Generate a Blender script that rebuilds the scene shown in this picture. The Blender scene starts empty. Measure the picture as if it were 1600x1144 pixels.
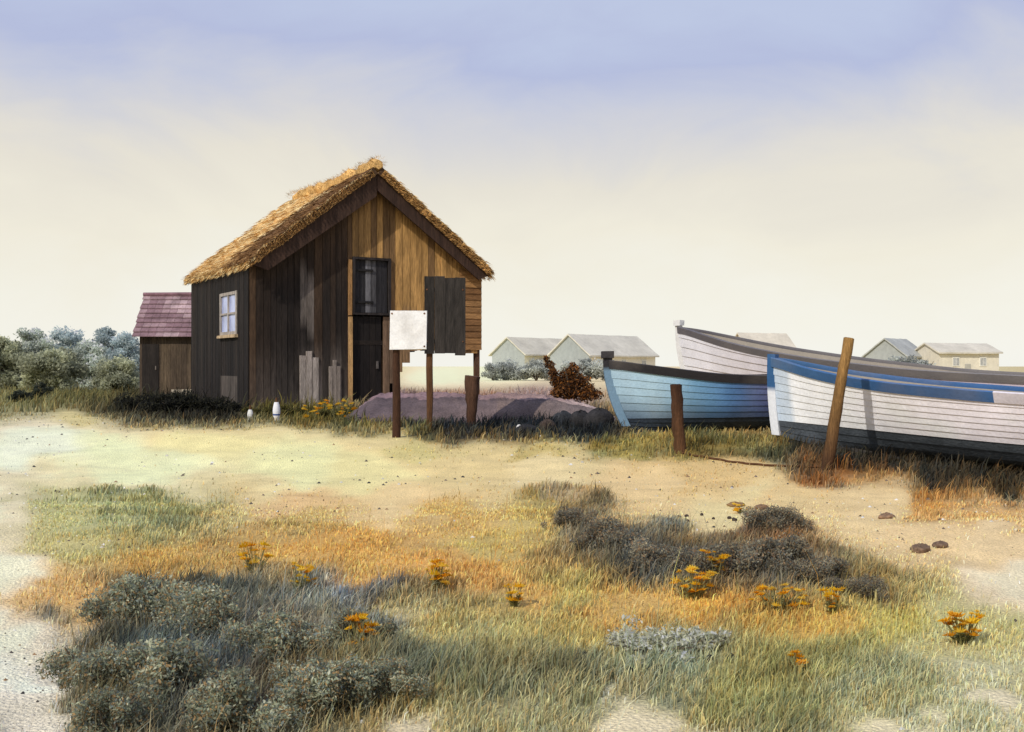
import bpy, math, random
import numpy as np
from mathutils import Vector
random.seed(7); RNG = np.random.default_rng(11)
R = math.radians; PI = math.pi
scn = bpy.context.scene; col = scn.collection

# ------------------------------------------------------------------ basics
CAMZ, F, CX, CY = 1.6, 1700.0, 800.0, 572.0
def at(px, Y): return (px-CX)/F*Y                      # lateral position of a sight line at distance Y
def zat(py, Y): return CAMZ-(py-CY)/F*Y
def lin(c):
    c = np.asarray(c, float)/255.0
    return np.where(c <= .04045, c/12.92, ((c+.055)/1.055)**2.4)
K = 1.12                                               # daylight gain: picture tone / base colour
def alb(c, k=K): return tuple(np.clip(lin(c)/k, .004, .86))

def hash2(ix, iy, seed=0):
    n = (ix.astype(np.int64)*374761393 + iy.astype(np.int64)*668265263 + seed*974634777) & 0x7fffffff
    n = ((n ^ (n >> 13))*1274126177) & 0x7fffffff
    return ((n ^ (n >> 16)) & 0xffff)/65535.0
def vnoise(x, y, seed=0):
    x = np.asarray(x, float); y = np.asarray(y, float)
    ix = np.floor(x); iy = np.floor(y); fx = x-ix; fy = y-iy
    fx = fx*fx*(3-2*fx); fy = fy*fy*(3-2*fy)
    a = hash2(ix, iy, seed); b = hash2(ix+1, iy, seed); c = hash2(ix, iy+1, seed); d = hash2(ix+1, iy+1, seed)
    return (a*(1-fx)+b*fx)*(1-fy)+(c*(1-fx)+d*fx)*fy
def fbm(x, y, seed=0, o=4):
    s = 0; a = .5; t = 0
    x = np.asarray(x, float); y = np.asarray(y, float)
    for i in range(o):
        s = s+a*vnoise(x, y, seed+i*17); t += a; a *= .5; x = x*2.03+3.1; y = y*2.03+7.7
    return s/t

# ------------------------------------------------------------------ mesh collector
class MB:
    def __init__(s): s.v = []; s.f = []; s.c = []
    def add(s, vs, fs, c=(1, 1, 1)):
        b = len(s.v); s.v += [tuple(p) for p in vs]; s.f += [tuple(i+b for i in f) for f in fs]
        if len(c) == len(vs) and not isinstance(c[0], (int, float, np.floating)): s.c += [tuple(k) for k in c]
        else: s.c += [tuple(c)]*len(vs)
    def box(s, x0, x1, y0, y1, z0, z1, c=(1, 1, 1), j=0):
        P = [(x, y, z) for z in (z0, z1) for y in (y0, y1) for x in (x0, x1)]
        if j: P = [tuple(q+random.uniform(-j, j) for q in p) for p in P]
        s.add(P, [(0, 2, 3, 1), (4, 5, 7, 6), (0, 1, 5, 4), (2, 6, 7, 3), (0, 4, 6, 2), (1, 3, 7, 5)], c)
    def prism(s, pts, a0, a1, axis='y', c=(1, 1, 1)):   # polygon pts in (h,z) extruded along axis
        n = len(pts)
        mk = (lambda h, z, a: (h, a, z)) if axis == 'y' else (lambda h, z, a: (a, h, z))
        V = [mk(h, z, a0) for h, z in pts]+[mk(h, z, a1) for h, z in pts]
        s.add(V, [tuple(range(n)), tuple(range(2*n-1, n-1, -1))]+[(i, i+n, (i+1) % n+n, (i+1) % n) for i in range(n)], c)
    def tube(s, path, rad, n=8, c=(1, 1, 1), cap=True, wob=0):
        path = [Vector(p) for p in path]; m = len(path); V = []
        if not hasattr(rad, '__len__'): rad = [rad]*m
        for i, p in enumerate(path):
            d = (path[min(i+1, m-1)]-path[max(i-1, 0)]).normalized()
            a = d.cross(Vector((0, 1, 0)) if abs(d.y) < .9 else Vector((1, 0, 0))).normalized(); b = d.cross(a)
            for k in range(n):
                t = 2*PI*k/n; r = rad[i]*(1+random.uniform(-wob, wob))
                V.append(p+a*math.cos(t)*r+b*math.sin(t)*r)
        Fs = [(i*n+k, i*n+(k+1) % n, (i+1)*n+(k+1) % n, (i+1)*n+k) for i in range(m-1) for k in range(n)]
        if cap: Fs += [tuple(range(n-1, -1, -1)), tuple(range((m-1)*n, m*n))]
        s.add(V, Fs, c)
    def build(s, name, m, parent=None, smooth=None, loc=None):
        return mesh(name, s.v, s.f, s.c, m, parent, smooth, loc)
def mesh(name, v, f, c, m, parent=None, smooth=None, loc=None):
    me = bpy.data.meshes.new(name); me.from_pydata(v, [], f)
    if c is not None and len(c):
        a = me.color_attributes.new('Col', 'FLOAT_COLOR', 'POINT')
        arr = np.ones((len(v), 4), np.float32); arr[:, :3] = np.asarray(c, np.float32)[:, :3]
        a.data.foreach_set('color', arr.ravel())
    me.materials.append(m)
    me.update()
    if smooth is not None:
        me.shade_smooth()
        if smooth: me.set_sharp_from_angle(angle=R(smooth))
    o = bpy.data.objects.new(name, me); col.objects.link(o)
    if parent: o.parent = parent
    if loc: o.location = loc
    return o
def mesh_np(name, V, Fq, C, m, parent=None):           # numpy fast path, quads or tris
    me = bpy.data.meshes.new(name); nv = len(V); nf, k = Fq.shape
    me.vertices.add(nv); me.vertices.foreach_set('co', V.astype(np.float32).ravel())
    me.loops.add(nf*k); me.loops.foreach_set('vertex_index', Fq.astype(np.int32).ravel())
    me.polygons.add(nf); me.polygons.foreach_set('loop_start', np.arange(0, nf*k, k, dtype=np.int32))
    me.update(calc_edges=True)
    a = me.color_attributes.new('Col', 'FLOAT_COLOR', 'POINT')
    arr = np.ones((nv, 4), np.float32); arr[:, :3] = C; a.data.foreach_set('color', arr.ravel())
    me.materials.append(m); me.validate()
    o = bpy.data.objects.new(name, me); col.objects.link(o)
    if parent: o.parent = parent
    return o
def tag(o, label=None, cat=None, group=None, kind=None):
    if label: o['label'] = label
    if cat: o['category'] = cat
    if group: o['group'] = group
    if kind: o['kind'] = kind
    return o
def thing(name, loc, rz, label, cat, group=None):
    o = bpy.data.objects.new(name, None); col.objects.link(o); o.empty_display_size = .3
    o.location = loc; o.rotation_euler = (0, 0, rz); return tag(o, label, cat, group)

# ------------------------------------------------------------------ materials
def mat(name, color=None, rough=.85, var=.35, scale=3.0, stretch=(1, 1, 1), bump=.3, bscale=None, fine=.25, fscale=40, tint=None, trans=0, spec=.2):
    m = bpy.data.materials.new(name); m.use_nodes = True; nt = m.node_tree; N = nt.nodes; Lk = nt.links
    b = N['Principled BSDF']; b.inputs['Roughness'].default_value = rough; b.inputs['Specular IOR Level'].default_value = spec
    tc = N.new('ShaderNodeTexCoord'); mp = N.new('ShaderNodeMapping'); mp.inputs['Scale'].default_value = stretch
    Lk.new(tc.outputs['Object'], mp.inputs['Vector'])
    n1 = N.new('ShaderNodeTexNoise'); n1.inputs['Scale'].default_value = scale; n1.inputs['Detail'].default_value = 6; n1.inputs['Roughness'].default_value = .6; n1.inputs['Distortion'].default_value = .6
    n2 = N.new('ShaderNodeTexNoise'); n2.inputs['Scale'].default_value = fscale; n2.inputs['Detail'].default_value = 4
    Lk.new(mp.outputs[0], n1.inputs['Vector']); Lk.new(mp.outputs[0], n2.inputs['Vector'])
    def rng(n, amp):
        r = N.new('ShaderNodeMapRange'); r.inputs['From Min'].default_value = .28; r.inputs['From Max'].default_value = .72
        r.inputs['To Min'].default_value = 1-amp; r.inputs['To Max'].default_value = 1+amp; Lk.new(n.outputs['Fac'], r.inputs['Value']); return r
    r1 = rng(n1, var); r2 = rng(n2, fine)
    mu = N.new('ShaderNodeMath'); mu.operation = 'MULTIPLY'; Lk.new(r1.outputs[0], mu.inputs[0]); Lk.new(r2.outputs[0], mu.inputs[1])
    vm = N.new('ShaderNodeVectorMath'); vm.operation = 'SCALE'
    if color is None:
        a = N.new('ShaderNodeAttribute'); a.attribute_name = 'Col'; src = a.outputs['Color']
    else:
        a = N.new('ShaderNodeRGB'); a.outputs[0].default_value = (*color, 1); src = a.outputs[0]
    if tint is not None:
        n3 = N.new('ShaderNodeTexNoise'); n3.inputs['Scale'].default_value = scale*.7; n3.inputs['Detail'].default_value = 5
        ad = N.new('ShaderNodeVectorMath'); ad.operation = 'ADD'; ad.inputs[1].default_value = (7.3, 2.1, 9.4); Lk.new(mp.outputs[0], ad.inputs[0]); Lk.new(ad.outputs[0], n3.inputs['Vector'])
        rr = N.new('ShaderNodeMapRange'); rr.inputs['From Min'].default_value = .45; rr.inputs['From Max'].default_value = .7; rr.inputs['To Max'].default_value = tint[1]; Lk.new(n3.outputs['Fac'], rr.inputs['Value'])
        mx = N.new('ShaderNodeMix'); mx.data_type = 'RGBA'; mx.inputs[7].default_value = (*tint[0], 1)
        Lk.new(rr.outputs[0], mx.inputs[0]); Lk.new(src, mx.inputs[6]); src = mx.outputs[2]
    Lk.new(src, vm.inputs[0]); Lk.new(mu.outputs[0], vm.inputs['Scale']); Lk.new(vm.outputs[0], b.inputs['Base Color'])
    if bump:
        bp = N.new('ShaderNodeBump'); bp.inputs['Strength'].default_value = bump; bp.inputs['Distance'].default_value = .03
        nb = n2
        if bscale:
            nb = N.new('ShaderNodeTexNoise'); nb.inputs['Scale'].default_value = bscale; nb.inputs['Detail'].default_value = 5; Lk.new(mp.outputs[0], nb.inputs['Vector'])
        Lk.new(nb.outputs['Fac'], bp.inputs['Height']); Lk.new(bp.outputs[0], b.inputs['Normal'])
    if trans:
        t = N.new('ShaderNodeBsdfTranslucent'); ms = N.new('ShaderNodeMixShader'); ms.inputs[0].default_value = trans
        Lk.new(vm.outputs[0], t.inputs['Color']); Lk.new(b.outputs[0], ms.inputs[1]); Lk.new(t.outputs[0], ms.inputs[2]); Lk.new(ms.outputs[0], N['Material Output'].inputs['Surface'])
    return m
M_ground = mat('sandy turf', None, .95, .14, 1.6, (1, 1, 1), .8, 45, .26, 60)
M_mud = mat('mauve mud', None, .85, .3, 1.6, (1, 1.2, 2), .9, 22, .3, 26)
M_grass = mat('grass blades', None, .8, .12, 1.0, (1, 1, 1), 0, None, .05, 10, trans=.25)
M_leaf = mat('foliage', None, .8, .15, .6, (1, 1, 1), 0, None, .1, 6, trans=.5)
M_bark = mat('bark', alb((95, 85, 72)), .9, .3, 3, (1, 1, .3), .6, 20)
M_board = mat('tarred boards', None, .8, .5, 1.6, (3, 3, .35), .5, 30, .35, 12)
M_hboard = mat('cross boards', None, .8, .4, 1.8, (.5, .5, 4), .5, 30, .35, 12)
M_thatch = mat('straw thatch', None, .95, .35, 1.4, (1.6, 1.6, 1.2), .9, 26, .4, 24)
M_wood = mat('weathered timber', None, .85, .4, 2.5, (4, 4, .5), .6, 25, .35, 18)
M_paint = mat('old boat paint', None, .6, .09, 1.7, (1, 1, .8), .2, 30, .07, 22, tint=(alb((158, 146, 132)), .2), spec=.3)
M_bottom = mat('antifouling', None, .8, .4, 1.8, (1, 1, 1.4), .3, 25, .25, 22)
M_sign = mat('sign paint', None, .7, .10, 3, (1, 1, 1), .2, 30, .08, 30, tint=(alb((176, 168, 158)), .45))
M_tile = mat('mauve roof tiles', None, .85, .3, 1.5, (1, 1, 1), .4, 20, .2, 14)
M_wash = mat('haze paled render', None, .9, .12, .25, (1, 1, 1), .1, 3, .08, 2)
M_stone = mat('stone', None, .9, .4, 5, (1, 1, 1), .8, 18, .35, 30)
M_petal = mat('petals', None, .6, .15, 6, (1, 1, 1), 0, None, .1, 30, trans=.4)
M_rope = mat('rope', alb((95, 66, 42)), .9, .3, 10, (1, 1, 1), .5, 60)
def glass(name, c, rough=.15):
    m = mat(name, c, rough, .35, 2.2, (1, 1, 1), .05, 6, .05, 20, spec=.6); return m
M_glass = glass('sky lit glass', alb((165, 175, 215)))
M_dpane = glass('dim panes', alb((176, 176, 172)))

# ------------------------------------------------------------------ terrain
PY = np.array([-60, 0, 4, 6, 8.5, 10.2, 12.5, 15.5, 17.2, 19, 24, 30, 38, 52, 80, 150, 4000.])
PZ = np.array([0, 0, 0, .03, .12, .16, .03, .07, .20, .36, .42, .44, .42, .22, .05, 0, 0])
def pchip(x):
    x = np.asarray(x, float); i = np.clip(np.searchsorted(PY, x)-1, 0, len(PY)-2)
    t = np.clip((x-PY[i])/(PY[i+1]-PY[i]), 0, 1); t = t*t*(3-2*t)
    return PZ[i]*(1-t)+PZ[i+1]*t
def ground(x, y):
    x = np.asarray(x, float); y = np.asarray(y, float)
    z = pchip(y+1.2*np.sin(x*.21+.5)*np.clip((y-6)/8, 0, 1)*np.clip((24-y)/6, 0, 1))
    near = np.clip((60-y)/40, 0, 1)
    z = z+near*(.10*(fbm(x*.45, y*.45, 3)-.5)+.05*(fbm(x*1.7, y*1.7, 5)-.5))
    return z
def gz(x, y): return float(ground(np.array([x]), np.array([y]))[0])
# colour map of the ground, shadow band included: (image-plane anchor of the patch, size, tone)
S = [
 (60, 690, 1, (240, 230, 205)), (180, 690, 1, (240, 228, 184)), (320, 690, 1, (232, 214, 158)), (450, 725, 1, (236, 222, 170)), (230, 735, 1, (240, 228, 184)), (560, 730, 1, (232, 214, 158)),
 (700, 730, 1, (216, 196, 144)), (640, 705, .7, (200, 188, 130)), (850, 740, 1, (222, 204, 156)), (820, 712, .7, (190, 172, 112)), (120, 655, .6, (205, 192, 140)), (560, 700, .6, (214, 198, 148)),
 (0, 790, .8, (236, 224, 194)), (-12, 900, .8, (234, 222, 194)), (-5, 1000, .8, (234, 224, 200)), (60, 1060, .7, (236, 230, 214)), (60, 1125, .6, (225, 218, 200)), (-150, 900, 1, (225, 215, 190)),
 (120, 800, 1, (178, 176, 128)), (230, 790, 1, (152, 154, 112)), (350, 802, .8, (186, 172, 124)), (120, 855, 1, (186, 176, 122)), (460, 790, .8, (216, 184, 134)), (620, 790, 1, (226, 200, 150)), (480, 808, .6, (180, 158, 104)), (700, 815, .7, (196, 165, 105)),
 (520, 848, 1.1, (198, 158, 92)), (400, 852, .8, (192, 156, 92)), (250, 880, .8, (200, 164, 98)), (680, 880, 1, (194, 152, 90)), (90, 930, .9, (204, 168, 112)), (820, 920, .6, (190, 158, 98)), (880, 930, .6, (172, 160, 104)), (600, 890, .8, (196, 158, 94)), (770, 850, .7, (186, 166, 104)),
 (220, 950, 1, (112, 110, 94)), (330, 940, 1, (116, 112, 92)), (420, 990, 1.1, (112, 106, 90)), (200, 1030, 1, (96, 96, 82)), (340, 1080, 1.1, (100, 95, 82)), (500, 970, .9, (120, 118, 102)), (560, 940, .7, (104, 112, 118)), (600, 1050, 1, (124, 122, 96)), (160, 1120, 1, (88, 90, 78)), (480, 1110, 1, (102, 100, 80)),
 (700, 990, .9, (160, 150, 104)), (720, 1060, 1, (142, 140, 106)), (650, 960, .8, (150, 142, 108)), (850, 1010, 1, (172, 160, 106)), (800, 1110, 1, (150, 146, 112)),
 (840, 810, .8, (178, 158, 100)), (930, 800, .8, (136, 122, 92)), (960, 850, 1, (104, 98, 82)), (1030, 890, 1.1, (94, 90, 78)), (1150, 895, 1, (98, 92, 78)), (1220, 840, .8, (130, 106, 84)), (1260, 900, .9, (114, 104, 84)), (1360, 915, .9, (140, 130, 96)), (880, 780, .6, (178, 158, 120)),
 (1000, 770, .9, (222, 196, 146)), (1150, 795, 1, (228, 208, 156)), (1080, 745, .8, (210, 182, 128)), (1340, 800, 1, (222, 198, 150)), (1450, 840, 1, (220, 194, 148)), (1550, 850, 1, (222, 198, 154)), (1585, 910, .6, (232, 214, 184)), (1450, 775, .8, (182, 142, 86)), (1300, 745, .7, (142, 102, 62)), (1550, 800, .8, (200, 164, 112)), (1230, 770, .7, (218, 192, 140)), (1700, 850, 1, (200, 170, 125)),
 (960, 950, .9, (190, 160, 100)), (1090, 960, .7, (198, 160, 88)), (1250, 985, .7, (194, 162, 92)), (1400, 980, .9, (178, 166, 100)), (1500, 990, .9, (184, 178, 130)), (1300, 1030, .9, (162, 156, 102)), (1050, 1040, .9, (152, 150, 116)), (920, 1070, .9, (152, 150, 116)), (1200, 1090, .9, (158, 150, 96)), (1400, 1085, .9, (162, 160, 122)), (1560, 1060, .8, (184, 182, 148)), (1500, 1120, .7, (168, 168, 138)), (1700, 1050, 1, (165, 160, 120)),
 (1010, 1132, .55, (222, 210, 178)), (1400, 1132, .5, (220, 210, 176)), (950, 1088, .25, (216, 210, 180)), (1580, 1105, .45, (220, 210, 180)), (650, 1140, .4, (212, 200, 170)),
 (100, 618, .9, (118, 114, 74)), (30, 632, .7, (138, 134, 92)), (200, 632, .7, (112, 106, 70)), (280, 640, 1.15, (44, 43, 36)), (210, 634, .6, (50, 50, 40)), (450, 652, .8, (100, 94, 50)), (540, 662, .8, (104, 98, 58)), (660, 678, .6, (112, 106, 68)), (740, 668, .7, (40, 46, 50)), (810, 668, .7, (38, 44, 48)), (640, 672, .35, (60, 64, 58)), (880, 672, .8, (40, 45, 48)), (840, 690, .4, (110, 104, 70)), (940, 700, .6, (140, 128, 74)), (1000, 706, .7, (156, 142, 80)), (1110, 702, .7, (130, 120, 70)), (1200, 712, .6, (100, 92, 58)), (1250, 716, .5, (62, 62, 50)), (1340, 728, .75, (46, 46, 40)), (1460, 750, .8, (46, 46, 40)), (1560, 772, .75, (54, 52, 42)),  # near-black entries paint the shadow band running from the bank to the boats
 (620, 630, .5, (136, 116, 118)), (720, 630, .6, (160, 128, 112)), (850, 628, .6, (160, 138, 132)), (680, 588, .5, (236, 226, 192)), (800, 582, .5, (236, 226, 190)), (950, 584, .5, (215, 200, 165)), (1400, 590, .7, (200, 190, 150)), (80, 592, .6, (175, 170, 125)), (-300, 600, 1, (170, 165, 120)), (1900, 600, 1, (190, 180, 140)), (500, 580, .5, (215, 205, 160)),
]
SP = np.array([(a, b) for a, b, _, _ in S], float); SW = np.array([c for _, _, c, _ in S], float); SC = np.array([alb(d) for *_, d in S])
def tone(x, y, jit=1.0):
    """ground base colour at world (x,y) -> (n,3)"""
    x = np.asarray(x, float); y = np.asarray(y, float)
    yy = np.maximum(y, 3.2)
    px = CX+F*x/yy; py = CY+F*(CAMZ-pchip(yy))/yy
    wx = (fbm(px/70, py/34, 21)-.5)*150*jit; wy = (fbm(px/70, py/34, 33)-.5)*62*jit*np.clip((py-585)/160, .12, 1)
    px = px+wx; py = py+wy
    out = np.zeros((len(x), 3)); ws = np.zeros(len(x))
    for (a, b), w, c in zip(SP, SW, SC):
        sy = 24+.03*max(0, b-650); sx = 58+.04*max(0, b-650)
        if b < 720: sy *= .62
        d = ((px-a)/(sx*w))**2+((py-b)/(sy*w))**2
        k = 1/(0.12+d)**2.2
        out += k[:, None]*c; ws += k
    out = out/ws[:, None]
    l = (out @ np.array([.3, .6, .1]))[:, None]; k = np.clip((.42-l)/.3, 0, 1)*np.clip((30-y)/10, 0, 1)[:, None]
    n1 = (fbm(x*1.5, y*1.1, 141)-.5)[:, None]; n2 = (fbm(x*5, y*4, 151)-.5)[:, None]; n3 = (fbm(x*2.1, y*1.6, 161, 3)-.5)[:, None]
    out = out*(1+k*(1.9*n1+1.1*n2))*(1+k*n3*np.array([1.0, .25, -.9]))
    return np.clip(out, .006, .8)

ys = np.concatenate([np.linspace(-40, 2.5, 14), 3*np.exp(np.linspace(0, math.log(60/3.), 420)), 60*np.exp(np.linspace(.03, math.log(3500/60.), 60))])
us = np.linspace(-1, 1, 361)
us = np.sign(us)*(.55*np.abs(us)+.45*np.abs(us)**3)
X = np.array([u*(9+1.25*abs(y)) for y in ys for u in us]); Yg = np.repeat(ys, len(us))
Zg = ground(X, Yg)
nr, nc = len(ys), len(us)
idx = np.arange(nr*nc).reshape(nr, nc)
Q = np.stack([idx[:-1, :-1], idx[:-1, 1:], idx[1:, 1:], idx[1:, :-1]], -1).reshape(-1, 4)
GC = np.clip(tone(X, Yg)*np.array([1.27, 1.21, 1.08]), 0, .84)
g = mesh_np('ground', np.stack([X, Yg, Zg], 1), Q, GC, M_ground)
g.data.shade_smooth(); tag(g, 'sandy rough ground with ochre and grey green turf patches', kind='structure')

# mauve mud bank between the barn and the boats
def mud_bank():
    nu, nv = 170, 44; V = []; C = []
    for i in range(nu+1):
        a = i/nu; x = at(560, 26)+a*(at(968, 24.5)-at(560, 26))
        top = .60*min(1, a/.12+.1)**.6*(1-max(0, (a-.72)/.28)**1.7)*(1+.10*(vnoise(a*9, 1.3, 4)-.5))
        for j in range(nv+1):
            b = j/nv; w = 2.3*(1-.45*a)
            y = 25.4-1.2*a+(b-.5)*2*w+.35*(vnoise(a*12, b*3, 8)-.5)
            s = max(0, 1-abs(b*2-1)**2.6)
            z = gz(x, y)-.06+top*(s**.75)+(.10*(fbm(a*34, b*11, 9)-.5)+.06*(vnoise(a*120, b*40, 10)-.5))*s
            V.append((x, y, z))
            n = fbm(a*8, b*5+z*3, 12)
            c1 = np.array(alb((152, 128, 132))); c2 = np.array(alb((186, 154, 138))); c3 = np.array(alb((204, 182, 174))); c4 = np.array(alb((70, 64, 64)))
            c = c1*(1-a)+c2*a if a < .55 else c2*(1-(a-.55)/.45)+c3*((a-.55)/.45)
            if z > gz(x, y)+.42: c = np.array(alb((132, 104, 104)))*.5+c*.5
            if b < .2+.14*vnoise(a*14, 2.2, 44): c = c*.3+np.array(alb((58, 56, 58)))*.7  # shadow along the foot of the bank painted into the mud
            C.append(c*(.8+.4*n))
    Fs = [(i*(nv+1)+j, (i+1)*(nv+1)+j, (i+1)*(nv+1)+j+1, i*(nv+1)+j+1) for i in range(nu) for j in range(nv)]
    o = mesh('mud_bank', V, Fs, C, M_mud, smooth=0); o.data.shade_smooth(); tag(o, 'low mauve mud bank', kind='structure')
mud_bank()

# ------------------------------------------------------------------ the old thatched barn
BX, BY = -7.0, 29.0; BZ = .42; TH = R(30); W, L = 7.0, 6.2; EV, AP = 3.86, 6.55
barn = thing('thatched_barn', (BX, BY, BZ), TH, 'tall old dark timber barn with golden thatched roof and open lower corner', 'barn')
def roofz(u): return EV+(AP-EV)*(1-abs(u-W/2)/(W/2))
def mixc(a, b, t): t = max(0, min(1, t)); return tuple(a[i]*(1-t)+b[i]*t for i in range(3))
DK, BRN, GLD, PAL, BLK = alb((44, 37, 32)), alb((92, 70, 50)), alb((182, 140, 84)), alb((150, 138, 128)), alb((30, 26, 25))
# gable wall: butted vertical boards; holes for hatch and doorway are left open; lower right missing
m = MB(); u = 0.0; k = 0
while u < W-.02:
    w = random.uniform(.15, .24); u1 = min(W, u+w)
    if W-u1 < .08: u1 = W
    uc = (u+u1)/2
    for lo, hi in ((2.92, 4.06),):
        if u < lo < u1: u1 = lo
        if u < hi < u1: u1 = hi
    uc = (u+u1)/2
    n = vnoise(k*.9, 3.3, 5)
    t = (uc-2.35)/1.3
    base = mixc(DK, GLD, t)
    if uc < 2.8: base = mixc(mixc(DK, BLK, n), BRN, max(0, n-.45)*1.6)
    elif n < .38: base = mixc(base, BRN, .75)
    zb = -.25
    if uc > 4.06: zb = max(-.2, 1.72-(4.85-uc)*1.5)+random.uniform(-.06, .08) if uc < 4.85 else 1.62+random.uniform(-.08, .06)
    top = roofz(uc)-.05
    segs = [(zb, top)]
    if 2.92 <= uc <= 4.06: segs = [(4.2, top)] + ([(zb, 2.58)] if uc > 3.82 else [])
    d = random.uniform(0, .018)
    for z0, z1 in segs:
        nz = max(2, int((z1-z0)/.4)); V = []; C = []
        tl = lambda uu: roofz(uu)-.05
        for i in range(nz+1):
            for uu in (u+.006, u1-.006):
                z = z0+(z1-z0)*i/nz
                if z1 == top and i == nz: z = tl(uu)
                zz = z
                c = base
                if uc < 2.8:
                    if zz < 1.9: c = mixc(base, PAL, (1.9-zz)/1.9*(.85 if (1.35 < uc < 1.95 or 2.2 < uc < 2.55) else .18))
                    if 1.45 < uc < 1.75 and 2.2 < zz < 3.8: c = mixc(c, PAL, .4)
                    c = mixc(c, BRN, max(0, (zz-3.2)/3)*.8)
                else:
                    c = mixc(c, BRN, max(0, (zz-5.2)/1.4))  # shade below the apex painted into the board colour
                    if zz < 2.6 and uc < 4.9: c = mixc(c, alb((110, 92, 80)), .6)
                V.append((uu, d, z)); C.append(c)
        nn = len(V)
        V2 = V+[(a, d+.03, z) for a, _, z in V]; C2 = C+C
        Fs = [(2*i, 2*i+1, 2*i+3, 2*i+2) for i in range(nz)]+[(2*i+nn, 2*i+2+nn, 2*i+3+nn, 2*i+1+nn) for i in range(nz)]
        Fs += [(2*i, 2*i+2, 2*i+2+nn, 2*i+nn) for i in range(nz)]+[(2*i+1, 2*i+1+nn, 2*i+3+nn, 2*i+3) for i in range(nz)]+[(0, nn, nn+1, 1), (nn-2, nn-1, 2*nn-1, 2*nn-2)]
        m.add(V2, Fs, C2)
    u = u1; k += 1
m.build('front_wall', M_board, barn)
# weatherboards on the right of the gable (horizontal, golden)
m = MB()
z = 1.66
while z < roofz(6.3)-.5:
    m.add([(6.28, -.035, z), (W+.02, -.035, z), (W+.02, -.012, z+.19), (6.28, -.012, z+.19), (6.28, 0, z), (W+.02, 0, z)], [(0, 1, 2, 3), (0, 4, 5, 1)], mixc(alb((176, 132, 84)), alb((112, 78, 48)), random.random()*.9))
    z += .185
m.build('weatherboard', M_hboard, barn)
# side, rear and right walls
m = MB()
v = 0
while v < L-.01:
    v1 = min(L, v+random.uniform(.17, .26)); n = random.random(); vc = (v+v1)/2
    x = -.03-random.uniform(0, .015)
    c = mixc(BLK, DK, n)
    wins = (1.0, 2.7)
    if v < wins[0] < v1: v1 = wins[0]
    if v < wins[1] < v1: v1 = wins[1]
    vc = (v+v1)/2
    zs = [(-.2, 2.05), (3.25, EV)] if wins[0] < vc < wins[1] else [(-.2, EV)]
    for a, b in zs:
        if b < 3: m.box(x, x+.03, v+.006, v1-.006, a, .9, mixc(c, PAL, .25)); m.box(x, x+.03, v+.006, v1-.006, .9, b, c)
        else: m.box(x, x+.03, v+.006, v1-.006, a, b, c)
    v = v1
m.build('side_wall', M_board, barn)
m = MB(); v = 0
while v < L-.01:
    v1 = min(L, v+random.uniform(.18, .26)); m.box(W+.005, W+.035, v+.006, v1-.006, 1.7+random.uniform(-.05, .05), EV, mixc(BRN, GLD, random.random()*.6)); v = v1
m.build('side_wall', M_board, barn)
m = MB(); u = .04
while u < W-.02:
    u1 = min(W, u+.22); m.prism([(u+.005, -.2), (u1-.005, -.2), (u1-.005, roofz(u1)-.06), (u+.005, roofz(u)-.06)], L-.03, L, 'y', mixc(DK, BRN, random.random())); u = u1
m.build('rear_wall', M_board, barn)
m = MB(); m.box(.05, W-.02, .05, L-.05, 1.78, 1.9, DK); m.build('loft_floor', M_hboard, barn)
# corner posts and the pale door post
for (a, b) in ((W-.12, .06), (W-.12, L-.2)):
    m = MB(); m.box(a-.02, a+.12, b, b+.14, -.3, 1.76, alb((96, 70, 52)), .01); m.build('corner_post', M_wood, barn)
m = MB(); m.box(2.80, 2.91, -.06, -.004, -.2, 2.56, alb((190, 150, 100)), .006); m.box(2.80, 2.90, -.055, -.004, 2.60, 4.15, alb((160, 120, 76)), .006)
m.build('door_post', M_wood, barn)
# loft hatch: frame, leaf of dark planks with a paler worn streak
m = MB()
for (a, b, c, d) in ((2.915, 2.985, 2.62, 4.24), (3.995, 4.075, 2.62, 4.24), (2.985, 3.995, 4.17, 4.24), (2.985, 3.995, 2.62, 2.68)): m.box(a, b, -.065, -.002, c, d, alb((50, 44, 42)), .004)
hf = m.build('hatch_frame', M_board, barn)
m = MB()
for i in range(6):
    a = 2.99+i*.167; m.box(a+.004, a+.163, .03+.006*(i % 2), .07, 2.69, 4.165, mixc(alb((48, 46, 48)), alb((118, 116, 118)), .8 if i == 2 else (.35 if i == 3 else 0)))
lh = m.build('loft_hatch', M_board, barn)
for z in (2.95, 3.85):
    m = MB(); m.box(3.0, 3.55, -.012, .028, z, z+.06, alb((38, 36, 36))); m.build('hinge', M_bottom, lh)
# door
m = MB()
for i in range(5):
    a = 2.93+i*.178; m.box(a+.004, a+.174, .06+.005*(i % 2), .1, -.15, 2.575, mixc(BLK, DK, random.random()*.6))
dr = m.build('door', M_board, barn)
m = MB(); m.box(3.66, 3.72, .02, .058, 1.1, 1.32, alb((90, 84, 80))); m.build('handle', M_bottom, dr)
# side window
m = MB()
for (a, b, c, d) in ((1.0, 1.1, 2.05, 3.25), (2.6, 2.7, 2.05, 3.25), (1.1, 2.6, 3.16, 3.25), (1.1, 2.6, 2.05, 2.14), (1.82, 1.88, 2.14, 3.16), (1.1, 1.82, 2.62, 2.67), (1.88, 2.6, 2.62, 2.67)):
    m.box(-.075, -.005, a, b, c, d, alb((170, 160, 150)), .004)
wf = m.build('window', M_wood, barn)
m = MB(); m.box(-.03, -.02, 1.1, 2.6, 2.14, 3.16, (1, 1, 1)); m.build('pane', M_glass, wf)
m = MB(); m.box(-.14, .0, .93, 2.77, 1.97, 2.05, alb((190, 165, 130)), .005); m.build('sill', M_wood, wf)
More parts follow.
